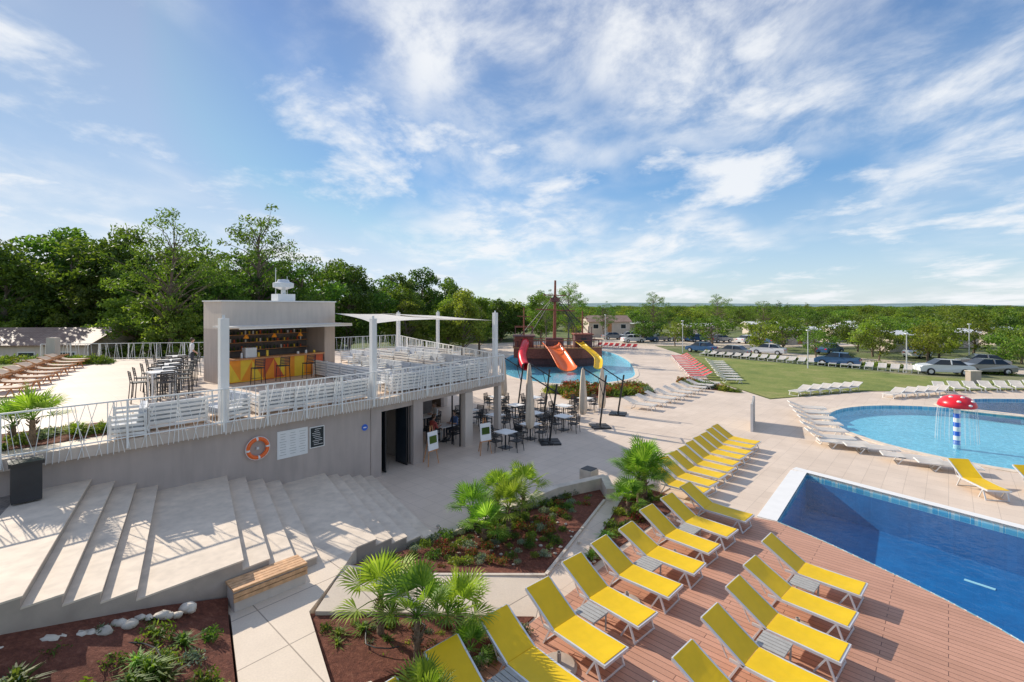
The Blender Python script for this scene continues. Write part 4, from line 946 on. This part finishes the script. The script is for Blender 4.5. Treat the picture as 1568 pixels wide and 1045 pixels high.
# ---------------------------------------------------------------- people
def person(name,loc,rz,J,shirt,pants):
    names=list(J.keys()); bones=[('pel','spine','S'),('spine','chest','S'),('chest','neck','S'),('neck','head0','K'),
     ('chest','shL','S'),('shL','elL','S'),('elL','wrL','K'),('chest','shR','S'),('shR','elR','S'),('elR','wrR','K'),
     ('pel','hiL','P'),('hiL','knL','P'),('knL','anL','P'),('anL','toL','B'),('pel','hiR','P'),('hiR','knR','P'),('knR','anR','P'),('anR','toR','B')]
    rad=dict(pel=.14,spine=.125,chest=.14,neck=.055,head0=.055,shL=.065,elL=.045,wrL=.028,hiL=.095,knL=.06,anL=.04,toL=.035); 
    idx={k:i for i,k in enumerate(names)}
    me=bpy.data.meshes.new(name); me.from_pydata([J[k] for k in names],[(idx[a],idx[c]) for a,c,_ in bones],[])
    o=bpy.data.objects.new(name,me); col.objects.link(o)
    md=o.modifiers.new('k','SKIN'); 
    for k in names:
        r=rad.get(k,rad.get(k[:-1]+'L')); o.data.skin_vertices[0].data[idx[k]].radius=(r,r*.8 if k in('spine','chest','pel') else r)
    o.data.skin_vertices[0].data[idx['pel']].use_root=True
    s=o.modifiers.new('s','SUBSURF'); s.levels=1; s.render_levels=1
    dg=bpy.context.evaluated_depsgraph_get(); m2=bpy.data.meshes.new_from_object(o.evaluated_get(dg)); bpy.data.objects.remove(o)
    for mm in (shirt,'skin',pants,'dark'): m2.materials.append(M[mm])
    code={'S':0,'K':1,'P':2,'B':3}
    for p in m2.polygons:
        c=p.center; best=9;bi=0
        for a,d_,t in bones:
            A=Vector(J[a]);B=Vector(J[d_]); ab=B-A; k=max(0,min(1,(c-A).dot(ab)/ab.length_squared)); ds=(c-(A+ab*k)).length
            if ds<best: best=ds;bi=code[t]
        p.material_index=bi; p.use_smooth=True
    e=empty(name,loc,rz); inst('body',m2,parent=e)
    b=MB(); h=Vector(J['head0'])+Vector((0,-.01,.09)); b.ball(h,.095,'skin',10,1.25,.85,1.0)
    b.ball(h+Vector((0,-.098,-.01)),.016,'skin',5,1.4); b.ball(h+Vector((-.034,-.083,.012)),.012,'white',5); b.ball(h+Vector((.034,-.083,.012)),.012,'white',5); b.ball(h+Vector((-.034,-.093,.012)),.006,'dark',4); b.ball(h+Vector((.034,-.093,.012)),.006,'dark',4)
    b.box(h+Vector((0,-.088,-.05)),(.045,.01,.01),'bar_red'); b.ball(h+Vector((-.082,0,0)),.02,'skin',5,1.4); b.ball(h+Vector((.082,0,0)),.02,'skin',5,1.4)
    b.ball(h+Vector((0,.018,.028)),.1,'hair',10,1.15,.9,1.0)
    for sd in 'LR':
        w=Vector(J['wr'+sd]); el=Vector(J['el'+sd]); d=(w-el).normalized(); s=d.cross(Vector((0,1,.2))).normalized(); 
        b.cyl(w,w+d*.09,.026,.036,8,'skin')
        for q in range(4):
            base=w+d*.085+s*(-.027+.018*q); l=(.065,.075,.07,.055)[q]; mid=base+d*l*.5; b.cyl(base,mid,.009,.008,6,'skin'); b.cyl(mid,mid+(d+Vector((0,-.3,-.2))).normalized()*l*.5,.008,.006,6,'skin')
        tb_=w+d*.03-s*.03; b.cyl(tb_,tb_+(d-s*.8).normalized()*.055,.011,.008,6,'skin')
    b.obj('head_and_hands',parent=e,smooth=True)
stand=dict(pel=(0,0,.95),spine=(0,0,1.12),chest=(0,.01,1.36),neck=(0,0,1.5),head0=(0,-.01,1.57),shL=(.18,0,1.42),elL=(.24,.03,1.14),wrL=(.22,-.18,1.02),shR=(-.18,0,1.42),elR=(-.25,.03,1.15),wrR=(-.24,-.14,.98),hiL=(.1,0,.9),knL=(.11,-.03,.5),anL=(.11,.02,.09),toL=(.12,-.14,.05),hiR=(-.1,0,.9),knR=(-.12,.0,.5),anR=(-.12,.08,.09),toR=(-.13,-.08,.05))
sit=dict(pel=(0,.02,.56),spine=(0,.03,.72),chest=(0,.0,.95),neck=(0,-.02,1.09),head0=(0,-.04,1.16),shL=(.18,0,1.01),elL=(.24,-.08,.75),wrL=(.14,-.33,.79),shR=(-.18,0,1.01),elR=(-.24,-.08,.75),wrR=(-.12,-.33,.79),hiL=(.1,0,.54),knL=(.13,-.42,.52),anL=(.13,-.4,.09),toL=(.13,-.55,.05),hiR=(-.1,0,.54),knR=(-.13,-.42,.52),anR=(-.13,-.38,.09),toR=(-.13,-.53,.05))
person('standing_waiter',(-17.6,26.6,3.0),2.4,stand,'shirt_white','trousers')
person('seated_man',(-3.3+.68*math.cos(AU),23.5+.68*math.sin(AU),0),AU-math.pi/2,sit,'shirt_blue','trousers')
person('seated_woman',(-3.3-.68*math.cos(AU),23.5-.68*math.sin(AU),0),AU+math.pi/2,sit,'shirt_red','grey_slat')
person('seated_man',(-4.6+.68*math.cos(AU),25.5+.68*math.sin(AU),0),AU-math.pi/2,sit,'shirt_white','trousers')

# ---------------------------------------------------------------- world
w=bpy.data.worlds.new('World'); sc.world=w; w.use_nodes=True; nt=w.node_tree; bg=nt.nodes['Background']
sky=N(nt,'ShaderNodeTexSky',sky_type='NISHITA'); sky.sun_disc=False; sky.sun_elevation=math.radians(31); sky.sun_rotation=math.radians(-55)
sky.air_density=1.0; sky.dust_density=.6; sky.ozone_density=2.5
tc=N(nt,'ShaderNodeTexCoord'); sp=N(nt,'ShaderNodeSeparateXYZ'); nt.links.new(tc.outputs['Generated'],sp.inputs[0])
def mth(op,a,b_=None):
    n=N(nt,'ShaderNodeMath',operation=op)
    for i,x in enumerate((a,b_)):
        if x is None: continue
        if isinstance(x,(int,float)): n.inputs[i].default_value=x
        else: nt.links.new(x,n.inputs[i])
    return n.outputs[0]
zz=mth('ADD',mth('MAXIMUM',sp.outputs[2],0.0),.16)
cb=N(nt,'ShaderNodeCombineXYZ'); nt.links.new(mth('DIVIDE',sp.outputs[0],zz),cb.inputs[0]); nt.links.new(mth('DIVIDE',sp.outputs[1],zz),cb.inputs[1])
def cloud(rot,scl,nscale,det,dist,lo,hi,loc=(0,0,0),rough=.55):
    mp=N(nt,'ShaderNodeMapping'); mp.inputs['Rotation'].default_value=(0,0,math.radians(rot)); mp.inputs['Scale'].default_value=scl; mp.inputs['Location'].default_value=loc
    nt.links.new(cb.outputs[0],mp.inputs[0]); no=N(nt,'ShaderNodeTexNoise'); no.inputs['Scale'].default_value=nscale; no.inputs['Detail'].default_value=det; no.inputs['Distortion'].default_value=dist; no.inputs['Roughness'].default_value=rough
    nt.links.new(mp.outputs[0],no.inputs[0]); mr=N(nt,'ShaderNodeMapRange',interpolation_type='SMOOTHSTEP'); mr.inputs[1].default_value=lo; mr.inputs[2].default_value=hi; nt.links.new(no.outputs[0],mr.inputs[0]); return mr.outputs[0]
c1=cloud(35,(1,.6,1),.7,4,.4,.40,.60,(3.1,1.7,0)); c2=cloud(40,(1,.7,1),2.6,12,.25,.36,.66,(0,0,0),.62)
cm=mth('MULTIPLY',c1,mth('ADD',mth('MULTIPLY',c2,.85),.15))
c3=cloud(20,(1,.8,1),1.6,12,.2,.50,.68,(7,2,0),.6); cm=mth('MAXIMUM',cm,mth('MULTIPLY',c3,.95)); cm=mth('MULTIPLY',cm,.95)
skymin=N(nt,'ShaderNodeVectorMath',operation='MINIMUM'); nt.links.new(sky.outputs[0],skymin.inputs[0]); skymin.inputs[1].default_value=(6.0,6.3,6.6)
grad=ramp(nt,sp.outputs[2],[(0,(.46,.56,.63)),(.10,(.30,.44,.59)),(.24,(.10,.26,.50)),(.5,(.02,.11,.32))])
gs=N(nt,'ShaderNodeVectorMath',operation='SCALE'); gs.inputs['Scale'].default_value=10; nt.links.new(grad,gs.inputs[0])
colr=mixc(nt,.65,skymin.outputs[0],gs.outputs[0])
colr=mixc(nt,cm,colr,(6.2,6.35,6.55))
nt.links.new(colr,bg.inputs[0]); bg.inputs[1].default_value=.15
sd=bpy.data.lights.new('sun','SUN'); sd.energy=5; sd.angle=math.radians(.5); sd.color=(1,.91,.78)
so=bpy.data.objects.new('sun',sd); col.objects.link(so)
dv=Vector((.82*math.cos(math.radians(31)),-.57*math.cos(math.radians(31)),-math.sin(math.radians(31)))); so.rotation_euler=dv.to_track_quat('-Z','Y').to_euler(); so.location=(-20,20,30)
cd=bpy.data.cameras.new('camera'); cd.lens=17.0; cd.sensor_width=36; cd.shift_y=-.0335; cd.clip_end=12000; cd.clip_start=.1
co=bpy.data.objects.new('camera',cd); col.objects.link(co); co.location=(0,0,6.5); co.rotation_euler=(math.pi/2,0,0); sc.camera=co
sc.view_settings.view_transform='Standard'; sc.view_settings.look='None'; sc.view_settings.exposure=0
